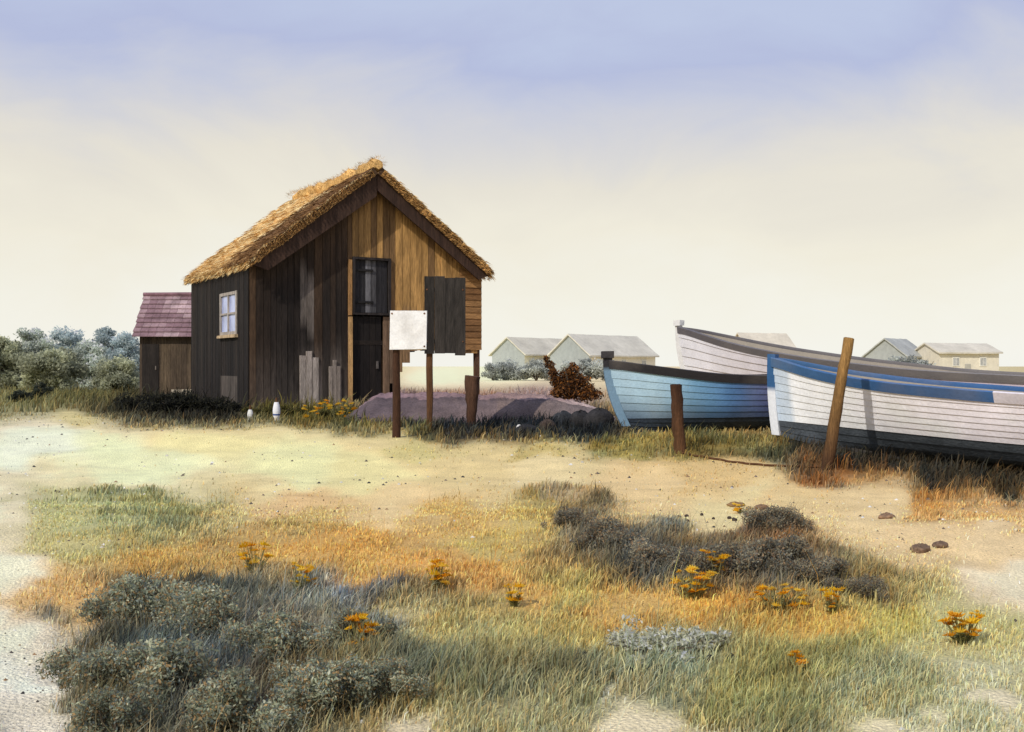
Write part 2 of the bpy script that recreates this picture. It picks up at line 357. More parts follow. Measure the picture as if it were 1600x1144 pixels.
# thatch: two thick slopes with lumpy skin and frayed straw edges
def slope(sign):
    nu, nv = 46, 54; tk = .21; V = []; C = []
    y0, y1 = -.46, L+.35
    ln = math.hypot(W/2, AP-EV); dirz = (AP-EV)/ln; diru = (W/2)/ln
    for layer in (0, 1):
        for i in range(nu+1):
            s = -.04+(ln+.04)*i/nu                     # along slope from eave to ridge
            for j in range(nv+1):
                v = y0+(y1-y0)*j/nv
                nn = float(fbm(s*1.3, v*1.1, 40+sign)); n2 = float(vnoise(s*5, v*7, 50))
                t = tk*(.72+.55*nn)+.05*n2 if layer else 0
                if layer: t *= min(1, .72+.28*min(i, 4)/4)
                sag = -.10*math.sin(PI*j/nv)*(i/nu)
                uu = s*diru-dirz*t; zz = EV+s*dirz+diru*t+sag
                uu2 = uu if sign < 0 else W-uu
                vv = v+(.09*(n2-.5) if j in (0, nv) else 0)
                V.append((uu2, vv, zz))
                g = mixc(alb((238, 200, 136)), alb((204, 158, 96)), float(fbm(s*.8+3, v*.9, 61))*1.5-.25)
                if nn > .56: g = mixc(g, alb((246, 222, 168)), .7)
                if sign < 0: g = mixc(g, alb((120, 88, 56)), (2.3+1.5*(float(fbm(s*1.1, v*.8, 66))-.5)-v)*1.6*.85)  # shaded band along the left verge, painted into the thatch colour
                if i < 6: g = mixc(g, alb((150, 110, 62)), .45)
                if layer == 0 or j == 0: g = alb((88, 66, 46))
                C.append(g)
    n = nv+1; off = (nu+1)*n
    Fs = []
    for i in range(nu):
        for j in range(nv):
            a = i*n+j; Fs.append((a, a+1, a+n+1, a+n)); b = a+off; Fs.append((b, b+n, b+n+1, b+1))
    for i in range(nu):
        for j in (0, nv):
            a = i*n+j; Fs.append((a, a+n, a+n+off, a+off) if j == 0 else (a, a+off, a+n+off, a+n))
    for j in range(nv):
        for i in (0, nu):
            a = i*n+j; Fs.append((a, a+off, a+1+off, a+1) if i == 0 else (a, a+1, a+1+off, a+off))
    top = V[off:]
    # loose straw
    def straw(p, d, ln_, c):
        p = Vector(p); d = Vector(d).normalized(); sd = d.cross(Vector((random.uniform(-1, 1), random.uniform(-1, 1), random.uniform(-1, 1)))).normalized()*.012
        b = len(V); V.extend([tuple(p-sd), tuple(p+sd), tuple(p+d*ln_)]); C.extend([c]*3); Fs.append((b, b+1, b+2))
    down = (-diru, 0, -dirz) if sign < 0 else (diru, 0, -dirz)
    cols = [alb((238, 200, 134)), alb((208, 162, 98)), alb((168, 124, 72)), alb((246, 222, 166))]; dkc = [alb((128, 94, 58)), alb((108, 78, 50)), alb((150, 112, 70))]
    for _ in range(2600):
        i = random.randrange(0, 3); j = random.randrange(0, n); p = top[i*n+j]
        straw((p[0], p[1]+random.uniform(-.08, .08), p[2]-random.uniform(0, .2)), (down[0]+random.uniform(-.2, .2), random.uniform(-.3, .3), down[2]-random.uniform(0, .5)), random.uniform(.06, .17), random.choice(cols))
    for _ in range(2600):
        i = random.randrange(0, nu); p = top[i*n]; q = V[i*n]; f = random.random()
        straw(tuple(p[k]*f+q[k]*(1-f) for k in range(3)), (down[0]*.8+random.uniform(-.3, .3), -random.uniform(.2, .9), down[2]*.8), random.uniform(.06, .16), random.choice(cols[1:3]) if f < .8 else random.choice(cols))
    for _ in range(5200):
        p = top[random.randrange(0, nu)*n+random.randrange(0, n)]
        br = sign < 0 and p[1] < 2.2+.9*(float(vnoise(p[0]*2, p[2]*2, 9))-.5)  # straws inside the painted shade band take the darker tones
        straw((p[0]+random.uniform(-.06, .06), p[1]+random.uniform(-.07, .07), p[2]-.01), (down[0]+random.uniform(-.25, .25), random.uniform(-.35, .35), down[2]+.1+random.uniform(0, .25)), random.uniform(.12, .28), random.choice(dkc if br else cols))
    return V, Fs, C
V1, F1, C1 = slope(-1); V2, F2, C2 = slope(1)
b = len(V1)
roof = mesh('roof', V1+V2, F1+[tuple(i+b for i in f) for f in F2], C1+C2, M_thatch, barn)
# ridge cap roll
m = MB(); P = [(W/2+.05*math.sin(i*1.7), -.5+(L+.85)*i/22, AP+.25+.05*math.sin(i*2.3)-.10*math.sin(PI*i/22)) for i in range(23)]
m.tube(P, [(.20+.03*math.sin(i*1.1))*(.6 if i in (0, 22) else 1) for i in range(23)], 12, alb((222, 178, 112)), wob=.12)
for _ in range(1500):
    p = random.choice(P); a = random.uniform(0, PI); q = Vector((p[0]+math.cos(a)*.2, p[1]+random.uniform(-.18, .18), p[2]+math.sin(a)*.2)); d = Vector((math.cos(a), random.uniform(-.6, .6), math.sin(a)*.5+random.uniform(-.5, .3)))
    m.add([q-Vector((0, .012, 0)), q+Vector((0, .012, 0)), q+d*random.uniform(.08, .2)], [(0, 1, 2)], random.choice([alb((230, 190, 120)), alb((170, 126, 72)), alb((240, 212, 156))]))
m.build('ridge_cap', M_thatch, roof)
# barge boards under the verge
for sg in (-1, 1):
    m = MB(); e = -.04; ln = math.hypot(W/2, AP-EV); du, dz = W/2/ln, (AP-EV)/ln
    pts = [(e*du, EV+e*dz+.02), (W/2-.01, AP+.02), (W/2-.01, AP-(.62 if sg < 0 else .46)), (e*du+(.42 if sg < 0 else .3), EV+e*dz-.12)]
    if sg > 0: pts = [(W-a, z) for a, z in pts][::-1]
    m.prism(pts, -.40, -.34, 'y', alb((66, 48, 38))); m.build('barge_board', M_board, barn)
# grey boards nailed over the foot of the wall
for (a, b, z1, c) in ((1.38, 1.92, 1.5, (172, 160, 150)), (2.22, 2.55, 1.25, (140, 128, 118))):
    m = MB(); n = 3; w = (b-a)/n
    for i in range(n): m.box(a+i*w+.005, a+(i+1)*w-.005, -.05, -.012, -.12, z1+random.uniform(-.12, .12), mixc(alb(c), PAL, random.random()*.5), .006)
    o = m.build('patch_boards', M_wood, barn); o['label'] = 'pale grey boards patching the wall foot'

# ------------------------------------------------------------------ outbuilding behind the barn on the left
OY = 43.0; ox0, ox1 = at(219, OY), at(345, OY); oz = gz(ox0, OY)-.1
ob = thing('outhouse', ((ox0+ox1)/2, OY, oz), R(3), 'small dark outhouse with mauve roof beside the barn', 'shed')
w2 = (ox1-ox0)/2; eh = zat(520, OY)-oz; rh = zat(462, OY+1.4)-oz; dp = 2.8
m = MB(); x = -w2
while x < w2-.01:
    x1 = min(w2, x+random.uniform(.14, .22)); c = mixc(alb((70, 58, 48)), alb((104, 88, 68)), random.random()*.8)
    m.box(x+.004, x1-.004, random.uniform(0, .012), .03, .05, eh, c); x = x1
m.build('front_wall', M_board, ob)
m = MB()
for sx in (-w2, w2-.03): m.prism([(.035, .05), (dp, .05), (dp, eh), (dp/2, rh-.06), (.035, eh)], sx, sx+.03, 'x', alb((74, 62, 52)))
m.box(-w2, w2, dp-.03, dp-.001, .05, eh-.01, alb((70, 58, 48)))
m.build('side_wall', M_board, ob)
m = MB(); nrow = 9
for sg in (0, 1):
    for i in range(nrow):
        t0, t1 = i/nrow, (i+1)/nrow
        x = -w2-.22+random.uniform(-.02, .02)
        while x < w2+.2:
            x1 = min(w2+.22, x+.3)
            y0 = -.28+(dp/2+.28)*t0; y1 = -.28+(dp/2+.28)*(t1+.03); z0 = eh-.18+(rh-eh+.18)*t0+.05; z1 = eh-.18+(rh-eh+.18)*t1+.02
            if sg: y0, y1 = dp-y0, dp-y1
            n = float(fbm(x*1.4, i*.5, 77))
            c = mixc(alb((134, 106, 110)), alb((184, 158, 158)), (n-.42)*3.5)
            q = [(x+.004, y0, z0), (x1-.004, y0, z0), (x1-.004, y1, z1), (x+.004, y1, z1)]
            q += [(a, b_, z_-.035) for a, b_, z_ in q]
            m.add(q, [(0, 1, 2, 3), (7, 6, 5, 4), (0, 4, 5, 1), (1, 5, 6, 2), (2, 6, 7, 3), (3, 7, 4, 0)], c); x = x1
rf = m.build('roof', M_tile, ob)
m = MB(); m.tube([(-w2-.24, dp/2, rh+.04), (0, dp/2, rh+.06), (w2+.24, dp/2, rh+.04)], .08, 8, alb((140, 106, 112))); m.build('ridge_tile', M_tile, rf)
m = MB(); m.box(-w2+.1, -w2+.75, -.03, -.002, .1, eh-.45, alb((46, 40, 36)), .004); dd = m.build('door', M_board, ob)
m = MB(); m.box(-w2+.62, -w2+.66, -.06, -.031, 1.2, 1.35, alb((120, 110, 100))); m.build('handle', M_bottom, dd)
m = MB(); m.box(-.35, w2-.55, -.05, -.004, .05, .42, alb((186, 172, 150)), .01); m.build('plinth', M_wood, ob)

# ------------------------------------------------------------------ far houses
def house(px, Y, w, d, eh, rh, rz, wallc, roofc, label, chim=None, gablec=None, wins=3):
    x = at(px, Y); t = thing('house', (x, Y, gz(x, Y)-.2), R(rz), label, 'house')
    m = MB(); m.box(0, w, 0, d, 0, eh, alb(wallc)); m.build('wall', M_wash, t)
    for xx in (-.03, w-.05):
        m = MB(); m.prism([(0.02, .0 if xx < 0 else .02), (d-.02, .0 if xx < 0 else .02), (d-.02, eh), (d/2, rh-.12), (.02, eh)], xx, xx+.08, 'x', alb(gablec or wallc))
        m.build('gable', M_wash, t)
    m = MB()
    for sg in (0, 1):
        q = [(-.35, -.45, eh-.25), (w+.35, -.45, eh-.25), (w+.35, d/2, rh), (-.35, d/2, rh)]
        if sg: q = [(a, d-b_, z) for a, b_, z in q]
        nx, ny = 24, 8; V = []; C = []
        for i in range(ny+1):
            for j in range(nx+1):
                a = j/nx; b_ = i/ny; V.append((q[0][0]+(q[1][0]-q[0][0])*a, q[0][1]+(q[3][1]-q[0][1])*b_, q[0][2]+(q[3][2]-q[0][2])*b_+.10*float(vnoise(a*7, b_*3, 5))))
                C.append(np.array(alb(roofc))*(.85+.3*float(fbm(a*6, b_*4, 8))))
        V += [(a, b_, z-.2) for a, b_, z in V]; C += C; nn = (nx+1)*(ny+1); Fs = []
        for i in range(ny):
            for j in range(nx):
                k_ = i*(nx+1)+j; f = (k_, k_+1, k_+nx+2, k_+nx+1); Fs += [f, tuple(r+nn for r in f[::-1])]
        e = [i*(nx+1) for i in range(ny+1)]; e2 = [k_+nx for k_ in e]
        for E in (e, e2, list(range(nx+1))): Fs += [(E[i], E[i+1], E[i+1]+nn, E[i]+nn) for i in range(len(E)-1)]
        m.add(V, Fs, C)
    r = m.build('roof', M_tile if False else M_wash, t)
    for cx in (chim or []):
        m = MB(); m.box(cx, cx+.7, d/2-.35, d/2+.35, rh-.7, rh+.75, alb((190, 178, 162)), .02); m.box(cx-.07, cx+.77, d/2-.42, d/2+.42, rh+.75, rh+.9, alb((170, 160, 146))); m.build('chimney', M_wash, r)
    for i in range(wins):
        a = w*(i+.6)/(wins+.2)
        m = MB(); m.box(a-.55, a+.55, -.07, -.004, eh*.45, eh*.78, alb((232, 228, 215))); wn = m.build('window', M_wash, t)
        m = MB(); m.box(a-.45, a-.03, -.075, -.06, eh*.48, eh*.75, (1, 1, 1)); m.box(a+.03, a+.45, -.075, -.06, eh*.48, eh*.75, (1, 1, 1)); m.build('pane', M_dpane, wn)
    m = MB(); m.box(w*.42, w*.42+.95, -.06, -.003, .1, 2.1, alb((184, 180, 168))); m.build('door', M_wash, t)
    return t
GR, BE = (166, 170, 166), (208, 201, 182)  # distance haze is painted into all the house colours
house(820, 150, 11.5, 6.5, 3.6, 5.8, 45, (226, 220, 196), BE, 'low pale house with short beige roof nearest the barn in the distance', None, GR, 2)
house(921, 142, 14.0, 7, 3.4, 6.0, 45, (228, 222, 204), (210, 204, 188), 'long distant house with grey pointed gable behind the russet bush', None, (160, 165, 162), 3)
house(1172, 165, 8, 6.5, 4.2, 6.9, 18, (224, 214, 190), (216, 206, 186), 'beige distant roof showing above the rail of the far boat', None, (196, 184, 160))
house(1468, 150, 9.5, 6, 3.9, 5.0, 14, (226, 218, 198), (214, 206, 188), 'rightmost distant house with low beige roof', None, (212, 204, 186), 2)
house(1416, 152, 5.2, 6.4, 3.4, 5.7, 40, (214, 212, 202), (176, 177, 171), 'small grey gabled house right of the tall leaning post', None, (164, 167, 163), 2)

# ------------------------------------------------------------------ trees and bushes
def leaves(V, Fc, C, centres, per, size, cols, flat=.7, seed=0):
    rg = np.random.default_rng(seed)
    for (cx, cy, cz, r, lum) in centres:
        n = max(60, int(per*(r**2))); 
        d = rg.normal(size=(n, 3)); d /= np.linalg.norm(d, axis=1)[:, None]; rad = r*(rg.random(n)**.4*(1+.5*rg.random(n)**4))[:, None]; d = d*(.8+.5*rg.random((1, 3)))
        p = np.array([cx, cy, cz])+d*rad*np.array([1, 1, flat])
        a = rg.normal(size=(n, 3)); a /= np.linalg.norm(a, axis=1)[:, None]; b_ = np.cross(a, rg.normal(size=(n, 3))); b_ /= np.linalg.norm(b_, axis=1)[:, None]
        s = size*(.5+rg.random(n))[:, None]
        q = np.stack([p-a*s, p+b_*s*.45, p+a*s, p-b_*s*.45], 1)
        V.append(q.reshape(-1, 3))
        ci = rg.integers(0, len(cols), n); cc = np.array(cols)[ci]*(lum*(.75+.5*rg.random(n)))[:, None]*(1+.2*d[:, 2:3])  # last factor paints top light into each leaf clump
        C.append(np.repeat(np.clip(cc, .004, .8), 4, axis=0))
def crown_obj(name, parent, centres, per, size, cols, flat, seed):
    V = []; C = []; leaves(V, None, C, centres, per, size, cols, flat, seed)
    V = np.concatenate(V); C = np.concatenate(C); Fq = np.arange(len(V)).reshape(-1, 4)
    return mesh_np(name, V, Fq, C, M_leaf, parent)
def tree(px, Y, top, wid, cols, label, seed, group=None, name='tree', low=.06):
    rs = random.Random(seed); x = at(px, Y); z0 = gz(x, Y); H = zat(top, Y)-z0; Wd = wid*Y/F/2
    t = thing(name, (x, Y, z0), rs.uniform(0, 6), label, 'tree', group)
    m = MB(); lean = rs.uniform(-.06, .06)*H
    m.tube([(0, 0, -.2), (lean*.3, 0, H*.2), (lean*.7, .1, H*.45), (lean, 0, H*.8)], [H*.035, H*.027, H*.018, H*.006], 8)
    cs = []
    for k in range(7):
        a = k*2.4+rs.random(); r = Wd*(.35+.5*rs.random()); h = H*(.3+.5*rs.random())
        e = (lean*.6+math.cos(a)*r, math.sin(a)*r, h); m.tube([(lean*.4, 0, h*.6), (lean*.5+math.cos(a)*r*.5, math.sin(a)*r*.5, h*.85), e], [H*.014, H*.01, H*.004], 6)
        cs.append((*e, Wd*rs.uniform(.28, .45), rs.uniform(.75, 1.15)))
    m.build('trunk', M_bark, t)
    for k in range(46):
        a = rs.uniform(0, 2*PI); h = rs.random(); r = Wd*(1.1-.6*h)*rs.uniform(.2, 1)*(.75+.5*math.sin(a*3+seed))
        cs.append((math.cos(a)*r, math.sin(a)*r, H*(low+(.92-low)*h), Wd*rs.uniform(.10, .30), rs.uniform(1.0, 1.6)))
    crown_obj('crown', t, cs, 5200/(Wd**2), Wd*.055, cols, .85, seed); return t
GG = [alb(c) for c in ((196, 202, 190), (180, 188, 176), (204, 208, 192), (170, 178, 160))]  # tree colours paled and greyed, haze painted into the foliage
BG = [alb(c) for c in ((180, 192, 192), (166, 180, 180), (194, 202, 198))]
OG = [alb(c) for c in ((170, 172, 144), (154, 156, 128), (182, 182, 152))]
grp = 'distant trees left of the outhouse'
for i, (px, Y, top, wid, cs, lb) in enumerate([
    (8, 70, 528, 92, OG, 'olive tree at the left edge of the picture'),
    (52, 78, 512, 84, GG, 'tall grey green tree with flat top near the left edge'),
    (104, 84, 516, 80, BG, 'bluish tree between two grey green trees on the left'),
    (136, 66, 534, 84, GG, 'lower rounded grey green tree in front of the bluish ones'),
    (166, 88, 508, 62, BG, 'pale blue pointed tree rising highest beside the outhouse'),
    (196, 80, 517, 74, BG, 'bluish tree partly hidden by the outhouse'),
    (88, 60, 548, 100, OG, 'low dark olive tree at the foot of the left treeline'),
    (188, 56, 560, 76, OG, 'short olive tree just left of the outhouse wall')]):
    tree(px, Y, top, wid, cs, lb, 100+i, grp)
GY = [alb(c) for c in ((198, 202, 194), (184, 188, 180), (208, 210, 200))]
def bush(px, py, Y, wpx, hpx, cols, label, seed, name='bush', per=900, size=.05, pts=None, group=None, cat='bush', base=None):
    rs = random.Random(seed); x = at(px, Y); z0 = gz(x, Y) if base is None else zat(base, Y); Wd = wpx*Y/F/2; H = max(hpx*Y/F*.7, zat(py-hpx*.6, Y)-z0)
    t = thing(name, (x, Y, z0), 0, label, cat, group)
    m = MB(); cs = []
    for k in range(6):
        a = k*1.05+rs.random()*.5; e = (math.cos(a)*Wd*.5, math.sin(a)*Wd*.4, H*rs.uniform(.5, .85)); m.tube([(0, 0, -.05), (e[0]*.5, e[1]*.5, e[2]*.6), e], [H*.03, H*.02, H*.008], 5)
    m.build('stem', M_bark, t)
    for k in range(26):
        a = rs.uniform(0, 2*PI); r = Wd*rs.uniform(.1, .95); h = rs.random()
        cs.append((math.cos(a)*r, math.sin(a)*r*.7, H*(.15+.65*h*(1-.4*r/Wd)), min(Wd, H)*rs.uniform(.14, .36), rs.uniform(.6, 1.2)))
    if pts: cs = [(a*Wd, 0+rs.uniform(-.1, .1)*Wd, b_*H, r_*Wd, rs.uniform(.75, 1.2)) for a, b_, r_ in pts]
    crown_obj('foliage', t, cs, ((6500 if name == 'scrub_bush' else 3200) if not pts else 3400)/(min(Wd, H)**2 if not pts else Wd**2*.45), min(Wd, H)*.065*((.55 if name == 'scrub_bush' else 1) if not pts else .75), cols, .9, seed); return t
DKG = [alb(c) for c in ((48, 48, 40), (38, 38, 34), (64, 62, 46))]
DGG = [alb(c) for c in ((72, 80, 70), (56, 62, 58), (92, 96, 78))]
OLV = [alb(c) for c in ((112, 106, 54), (88, 84, 44), (136, 126, 66), (70, 68, 42))]
RUS = [alb(c) for c in ((150, 102, 56), (116, 80, 52), (84, 62, 46), (190, 124, 58), (70, 54, 44), (104, 74, 50))]
bush(64, 610, 38, 30, 32, DGG, 'small round dark bush standing alone on the left turf', 201, per=700, size=.07)
bush(32, 640, 34, 34, 34, DGG, 'grey green bush at the left edge of the sand', 202, per=600, size=.07)
bush(222, 640, 27.5, 74, 46, DKG, 'leftmost low black green bush below the outhouse', 203, per=800, size=.06)
bush(278, 642, 26.2, 100, 52, DKG, 'broad black green bush at the foot of the outhouse', 204, per=800, size=.06)
bush(345, 647, 26.0, 70, 44, DKG, 'dark bush at the near left corner of the barn', 205, per=800, size=.06)
bush(800, 580, 120, 60, 34, GY, 'grey bush below the gable of the nearest distant house', 206, per=40, size=.3)
bush(905, 580, 112, 90, 34, GY, 'spreading grey bush in front of the long distant house', 207, per=40, size=.3)
bush(1405, 580, 125, 80, 46, GY, 'grey bush against the small grey gabled house', 208, per=40, size=.3)
bush(838, 578, 116, 56, 26, GY, 'low grey bush between the two nearest distant houses', 214, per=40, size=.3)
bush(968, 574, 122, 80, 24, GY, 'low grey hedge bush below the long distant roof', 215, per=40, size=.3)
bush(1445, 580, 122, 60, 38, GY, 'rightmost grey bush between the two right hand houses', 216, per=40, size=.3)
bush(770, 575, 118, 34, 30, GY, 'small grey bush just right of the barn wall', 209, per=40, size=.3)
bush(892, 602, 24.5, 94, 76, RUS, 'russet brown bush on the mud bank beside the blue boat', 210, 'russet_bush', 2600, .045,
     [(-.80, .92, .11), (-.72, .78, .15), (-.62, .62, .19), (-.5, .46, .22), (-.36, .34, .26), (-.1, .52, .26), (.08, .64, .20), (.0, .35, .32), (.25, .42, .26), (.42, .28, .26), (.62, .16, .22), (.85, .08, .17), (-.2, .2, .3), (.25, .14, .3), (.06, .78, .10), (-.42, .14, .24), (.0, .08, .28), (.5, .06, .22)], base=622)
bush(444, 655, 25.4, 76, 26, OLV, 'olive bush under the pale patched boards of the barn', 211, per=900, size=.05)
bush(536, 660, 24.6, 80, 28, OLV, 'olive bush at the foot of the barn doorway', 212, per=900, size=.05)
bush(398, 650, 26, 44, 24, OLV, 'small olive bush under the barn side window', 213, per=900, size=.05)

SCR = [alb(c) for c in ((178, 182, 150), (156, 164, 136), (204, 202, 170), (138, 148, 140), (186, 154, 108))]
SCP = [alb(c) for c in ((164, 158, 134), (136, 134, 118), (184, 170, 136), (122, 124, 118), (168, 138, 104))]
def scrub(px, py, wpx, hpx, cols, label, seed, group):
    Y = F*(CAMZ-.08)/(py-CY); bush(px, py, Y, wpx*1.25, hpx*(2.0 if px < 700 else 1.5), cols, label, seed, 'scrub_bush', group=group)
for i, (px, py, w_, h_) in enumerate([(215, 965, 130, 60), (320, 985, 120, 62), (140, 1060, 120, 60), (270, 1070, 150, 74), (430, 1020, 130, 60), (500, 1085, 130, 62), (375, 1120, 150, 70), (170, 1135, 130, 64), (555, 1000, 90, 46), (610, 1075, 90, 44)]):
    scrub(px, py, w_, h_, SCR, 'low grey green scrub bush in the dark mass at the lower left', 500+i, 'scrub bushes at the lower left')
for i, (px, py, w_, h_) in enumerate([(945, 872, 100, 52), (1030, 905, 110, 56), (1120, 908, 110, 58), (1205, 900, 100, 60), (1275, 922, 100, 46), (1350, 935, 80, 34), (890, 838, 76, 36), (1215, 848, 80, 44)]):
    scrub(px, py, w_, h_, SCP, 'low grey brown scrub bush in the dark mass below the blue boat', 530+i, 'scrub bushes below the blue boat')
# ------------------------------------------------------------------ boats
def boat(name, bow, stern, Lx, B, sheer, zw, hullc, botc, gunc, gh, rake, label, stemc, stem_up, gun_to=1.0, gun2=None, zoff=0, laps=8, lap=.024):
    ax = math.atan2(stern[1]-bow[1], stern[0]-bow[0]); L_ = math.dist(bow, stern)
    zb, zs_ = gz(*bow)+zoff, gz(*stern)+zoff; pit = math.atan2(zb-zs_, L_)
    t = thing(name, (bow[0], bow[1], zb-.04), ax, label, 'boat'); t.rotation_mode = 'XYZ'; t.rotation_euler = (0, pit, ax)
    NS = 44; ss = [(i/NS)**1.25 for i in range(NS+1)]
    def half(s): 
        a = 1-(1-min(s/.58, 1))**2.1; return B*a*(1-.28*max(0, (s-.58)/.42)**2)+.035
    def sh(s): return float(np.interp(s, [p[0] for p in sheer], [p[1] for p in sheer]))
    ssm = [sum(sh(min(1, max(0, s+o))) for o in (-.06, -.03, 0, .03, .06))/5 for s in ss]
    def P(i, f, off, side):
        s = ss[i]; H = ssm[i]; p = .95-.55*min(1, s/.5)**.8
        zk = .06+.10*max(0, 1-s*6)**2
        y = half(s)*(max(f, 0)**p)*(1-.0*f)+off
        x = s*L_+rake*max(0, 1-f)**1.9*max(0, 1-s*2.2)**2
        return (x, side*y, zk+(H-zk)*f)
    def frac(i, z): H = ssm[i]; zk = .06+.10*max(0, 1-ss[i]*6)**2; return min(.95, max(.05, (z-zk)/(H-zk)))
    nb = 3
    def rows(i):
        fw = frac(i, zw[0]+(zw[1]-zw[0])*ss[i]); r = []
        fr = [fw*k/nb for k in range(nb+1)]+[fw+(1-fw)*k/laps for k in range(1, laps+1)]
        for k in range(len(fr)-1): r += [(fr[k], lap), (fr[k]+(fr[k+1]-fr[k])*.5, lap*.5), (fr[k+1], 0)]
        return r
    grid = {sd: [[P(i, f, o if ss[i] > .01 else o*.5, sd) for f, o in rows(i)] for i in range(NS+1)] for sd in (-1, 1)}
    def part(nm, r0, r1, mt, colf):
        m = MB()
        for sd in (-1, 1):
            V = [grid[sd][i][r] for i in range(NS+1) for r in range(r0, r1)]; k_ = r1-r0
            C = [colf(ss[i], (r-r0)/(k_-1), grid[sd][i][r]) for i in range(NS+1) for r in range(r0, r1)]
            Fs = [(i*k_+r, (i+1)*k_+r, (i+1)*k_+r+1, i*k_+r+1) for i in range(NS) for r in range(k_-1)]
            if sd > 0: Fs = [f[::-1] for f in Fs]
            m.add(V, Fs, C)
        return m.build(nm, mt, t, smooth=25)
    tot = len(rows(0))
    part('hull', nb*3, tot, M_paint, hullc)
    part('bottom', 0, nb*3+1, M_bottom, botc)
    # transom
    V = [grid[-1][NS][r] for r in range(tot)]+[grid[1][NS][r] for r in range(tot-1, -1, -1)]
    m = MB(); m.add(V, [tuple(range(len(V)))[::-1]], hullc(1, .6, (0, 0, 0))); m.build('transom', M_paint, t)
    # lining (inner skin) and sole
    m = MB()
    for sd in (-1, 1):
        V = []; fs = (.25, .5, .75, .985)
        for i in range(2, NS+1):
            for f in fs: p = P(i, f, -.035, sd); V.append((p[0], p[1] if abs(p[1]) > .01 and p[1]*sd > 0 else sd*.005, p[2]))
        k_ = len(fs); Fs = [(i*k_+r, i*k_+r+1, (i+1)*k_+r+1, (i+1)*k_+r) for i in range(NS-2) for r in range(k_-1)]
        m.add(V, Fs if sd < 0 else [f[::-1] for f in Fs], alb((150, 140, 125)))
    m.build('lining', M_paint, t)
    V = []
    for i in range(3, NS+1): 
        for sd in (-1, 1): p = P(i, .25, -.036, sd); V.append((p[0], p[1], p[2]))
    m = MB(); m.add(V, [(2*i, 2*i+2, 2*i+3, 2*i+1) for i in range(NS-3)], alb((120, 105, 88))); m.build('sole', M_wood, t)
    for s in (.35, .58, .8):
        i = min(range(NS+1), key=lambda q: abs(ss[q]-s)); h = P(i, .78, -.04, 1)
        m = MB(); m.box(h[0]-.12, h[0]+.12, -h[1], h[1], h[2]-.03, h[2]+.01, alb((150, 130, 104))); m.build('thwart', M_wood, t)
    # gunwale / sheer strake
    for (a0, a1, c, nm) in ((0, gun_to, gunc, 'gunwale'), (gun_to, 1.0, gun2, 'gunwale')):
        if a1-a0 < .01: continue
        ii = [i for i in range(NS+1) if a0-.02 <= ss[i] <= a1+.02]
        if a0 > 0: ii = [i for i in range(NS+1) if ss[i] >= max(ss[q] for q in range(NS+1) if ss[q] <= a0+.02)]
        m = MB()
        for sd in (-1, 1):
            V = []
            for i in ii:
                H = ssm[i]; zk = .06+.10*max(0, 1-ss[i]*6)**2
                for dz, o in ((-gh, .030), (-gh*.5, .036), (.015, .045), (.03, .03), (.03, -.05), (-.02, -.05)):
                    f = 1+dz/(H-zk); p = P(i, min(f, 1), o, sd); V.append((p[0], p[1] if o > 0 else sd*max(.004, abs(p[1])), p[2]+(max(0, f-1))*(H-zk)))
            Fs = [(i*6+r, (i+1)*6+r, (i+1)*6+(r+1) % 6, i*6+(r+1) % 6) for i in range(len(ii)-1) for r in range(6)]+[tuple(range(6)), tuple(range((len(ii)-1)*6+5, (len(ii)-1)*6-1, -1))]
            m.add(V, [f[::-1] for f in Fs] if sd > 0 else Fs, [c(ss[ii[q//6]]) for q in range(len(V))])
        m.build(nm, M_paint, t, smooth=40)
    # stem and keel
    m = MB(); H0 = ssm[0]; pr = []
    for q in range(15):
        f = -.02+1.02*q/14; p = P(0, max(f, 0), 0, 1); pr.append((p[0]-.03, p[2]))
    pr.append((-.03, H0+stem_up))
    nq = len(pr); V = []; C = []
    for q, (xx, zz) in enumerate(pr):
        for a, b_ in ((-.06, -.028), (-.06, .028), (.10, .042), (.10, -.042)): V.append((xx+a, b_*1.3, zz)); C.append(stemc(zz/H0))
    Fs = [(q*4+r, q*4+(r+1) % 4, (q+1)*4+(r+1) % 4, (q+1)*4+r) for q in range(nq-1) for r in range(4)]+[(3, 2, 1, 0), tuple((nq-1)*4+r for r in range(4))]
    m.add(V, Fs, C); m.build('stem_post', M_paint, t)
    m = MB(); m.box(rake*.9, L_, -.045, .045, -.12, .08, alb((60, 56, 52))); m.build('keel', M_bottom, t)
    if stem_up > .14:
        m = MB(); m.box(-.12, .10, -.085, .085, H0+stem_up-.1, H0+stem_up+.03, stemc(1.1), .008); m.build('stem_head', M_paint, t)
    return t
def rampc(stops):
    xs = [s for s, _ in stops]; cs = np.array([alb(c) for _, c in stops])
    return lambda s: tuple(np.interp(s, xs, cs[:, k]) for k in range(3))
blue = rampc([(0, (150, 176, 190)), (.18, (176, 205, 222)), (.35, (118, 164, 200)), (.5, (84, 124, 172)), (.68, (88, 94, 140)), (1, (84, 84, 118))])  # lit bow to shaded stern, painted into the hull colour
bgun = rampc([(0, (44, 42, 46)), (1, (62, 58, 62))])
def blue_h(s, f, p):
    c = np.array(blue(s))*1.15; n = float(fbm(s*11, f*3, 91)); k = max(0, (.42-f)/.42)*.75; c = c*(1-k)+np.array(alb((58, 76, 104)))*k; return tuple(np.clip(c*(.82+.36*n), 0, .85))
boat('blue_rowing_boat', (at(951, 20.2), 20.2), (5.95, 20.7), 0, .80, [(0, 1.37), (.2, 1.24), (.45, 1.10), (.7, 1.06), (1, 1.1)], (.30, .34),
     blue_h, lambda s, f, p: alb((44, 52, 62)), bgun, .13, .34, 'pale blue open boat with dark rail and dark stem head beside the mud bank', lambda f: alb((44, 42, 46)) if f > .93 else alb((120, 150, 172)), .17, laps=7, lap=.014)
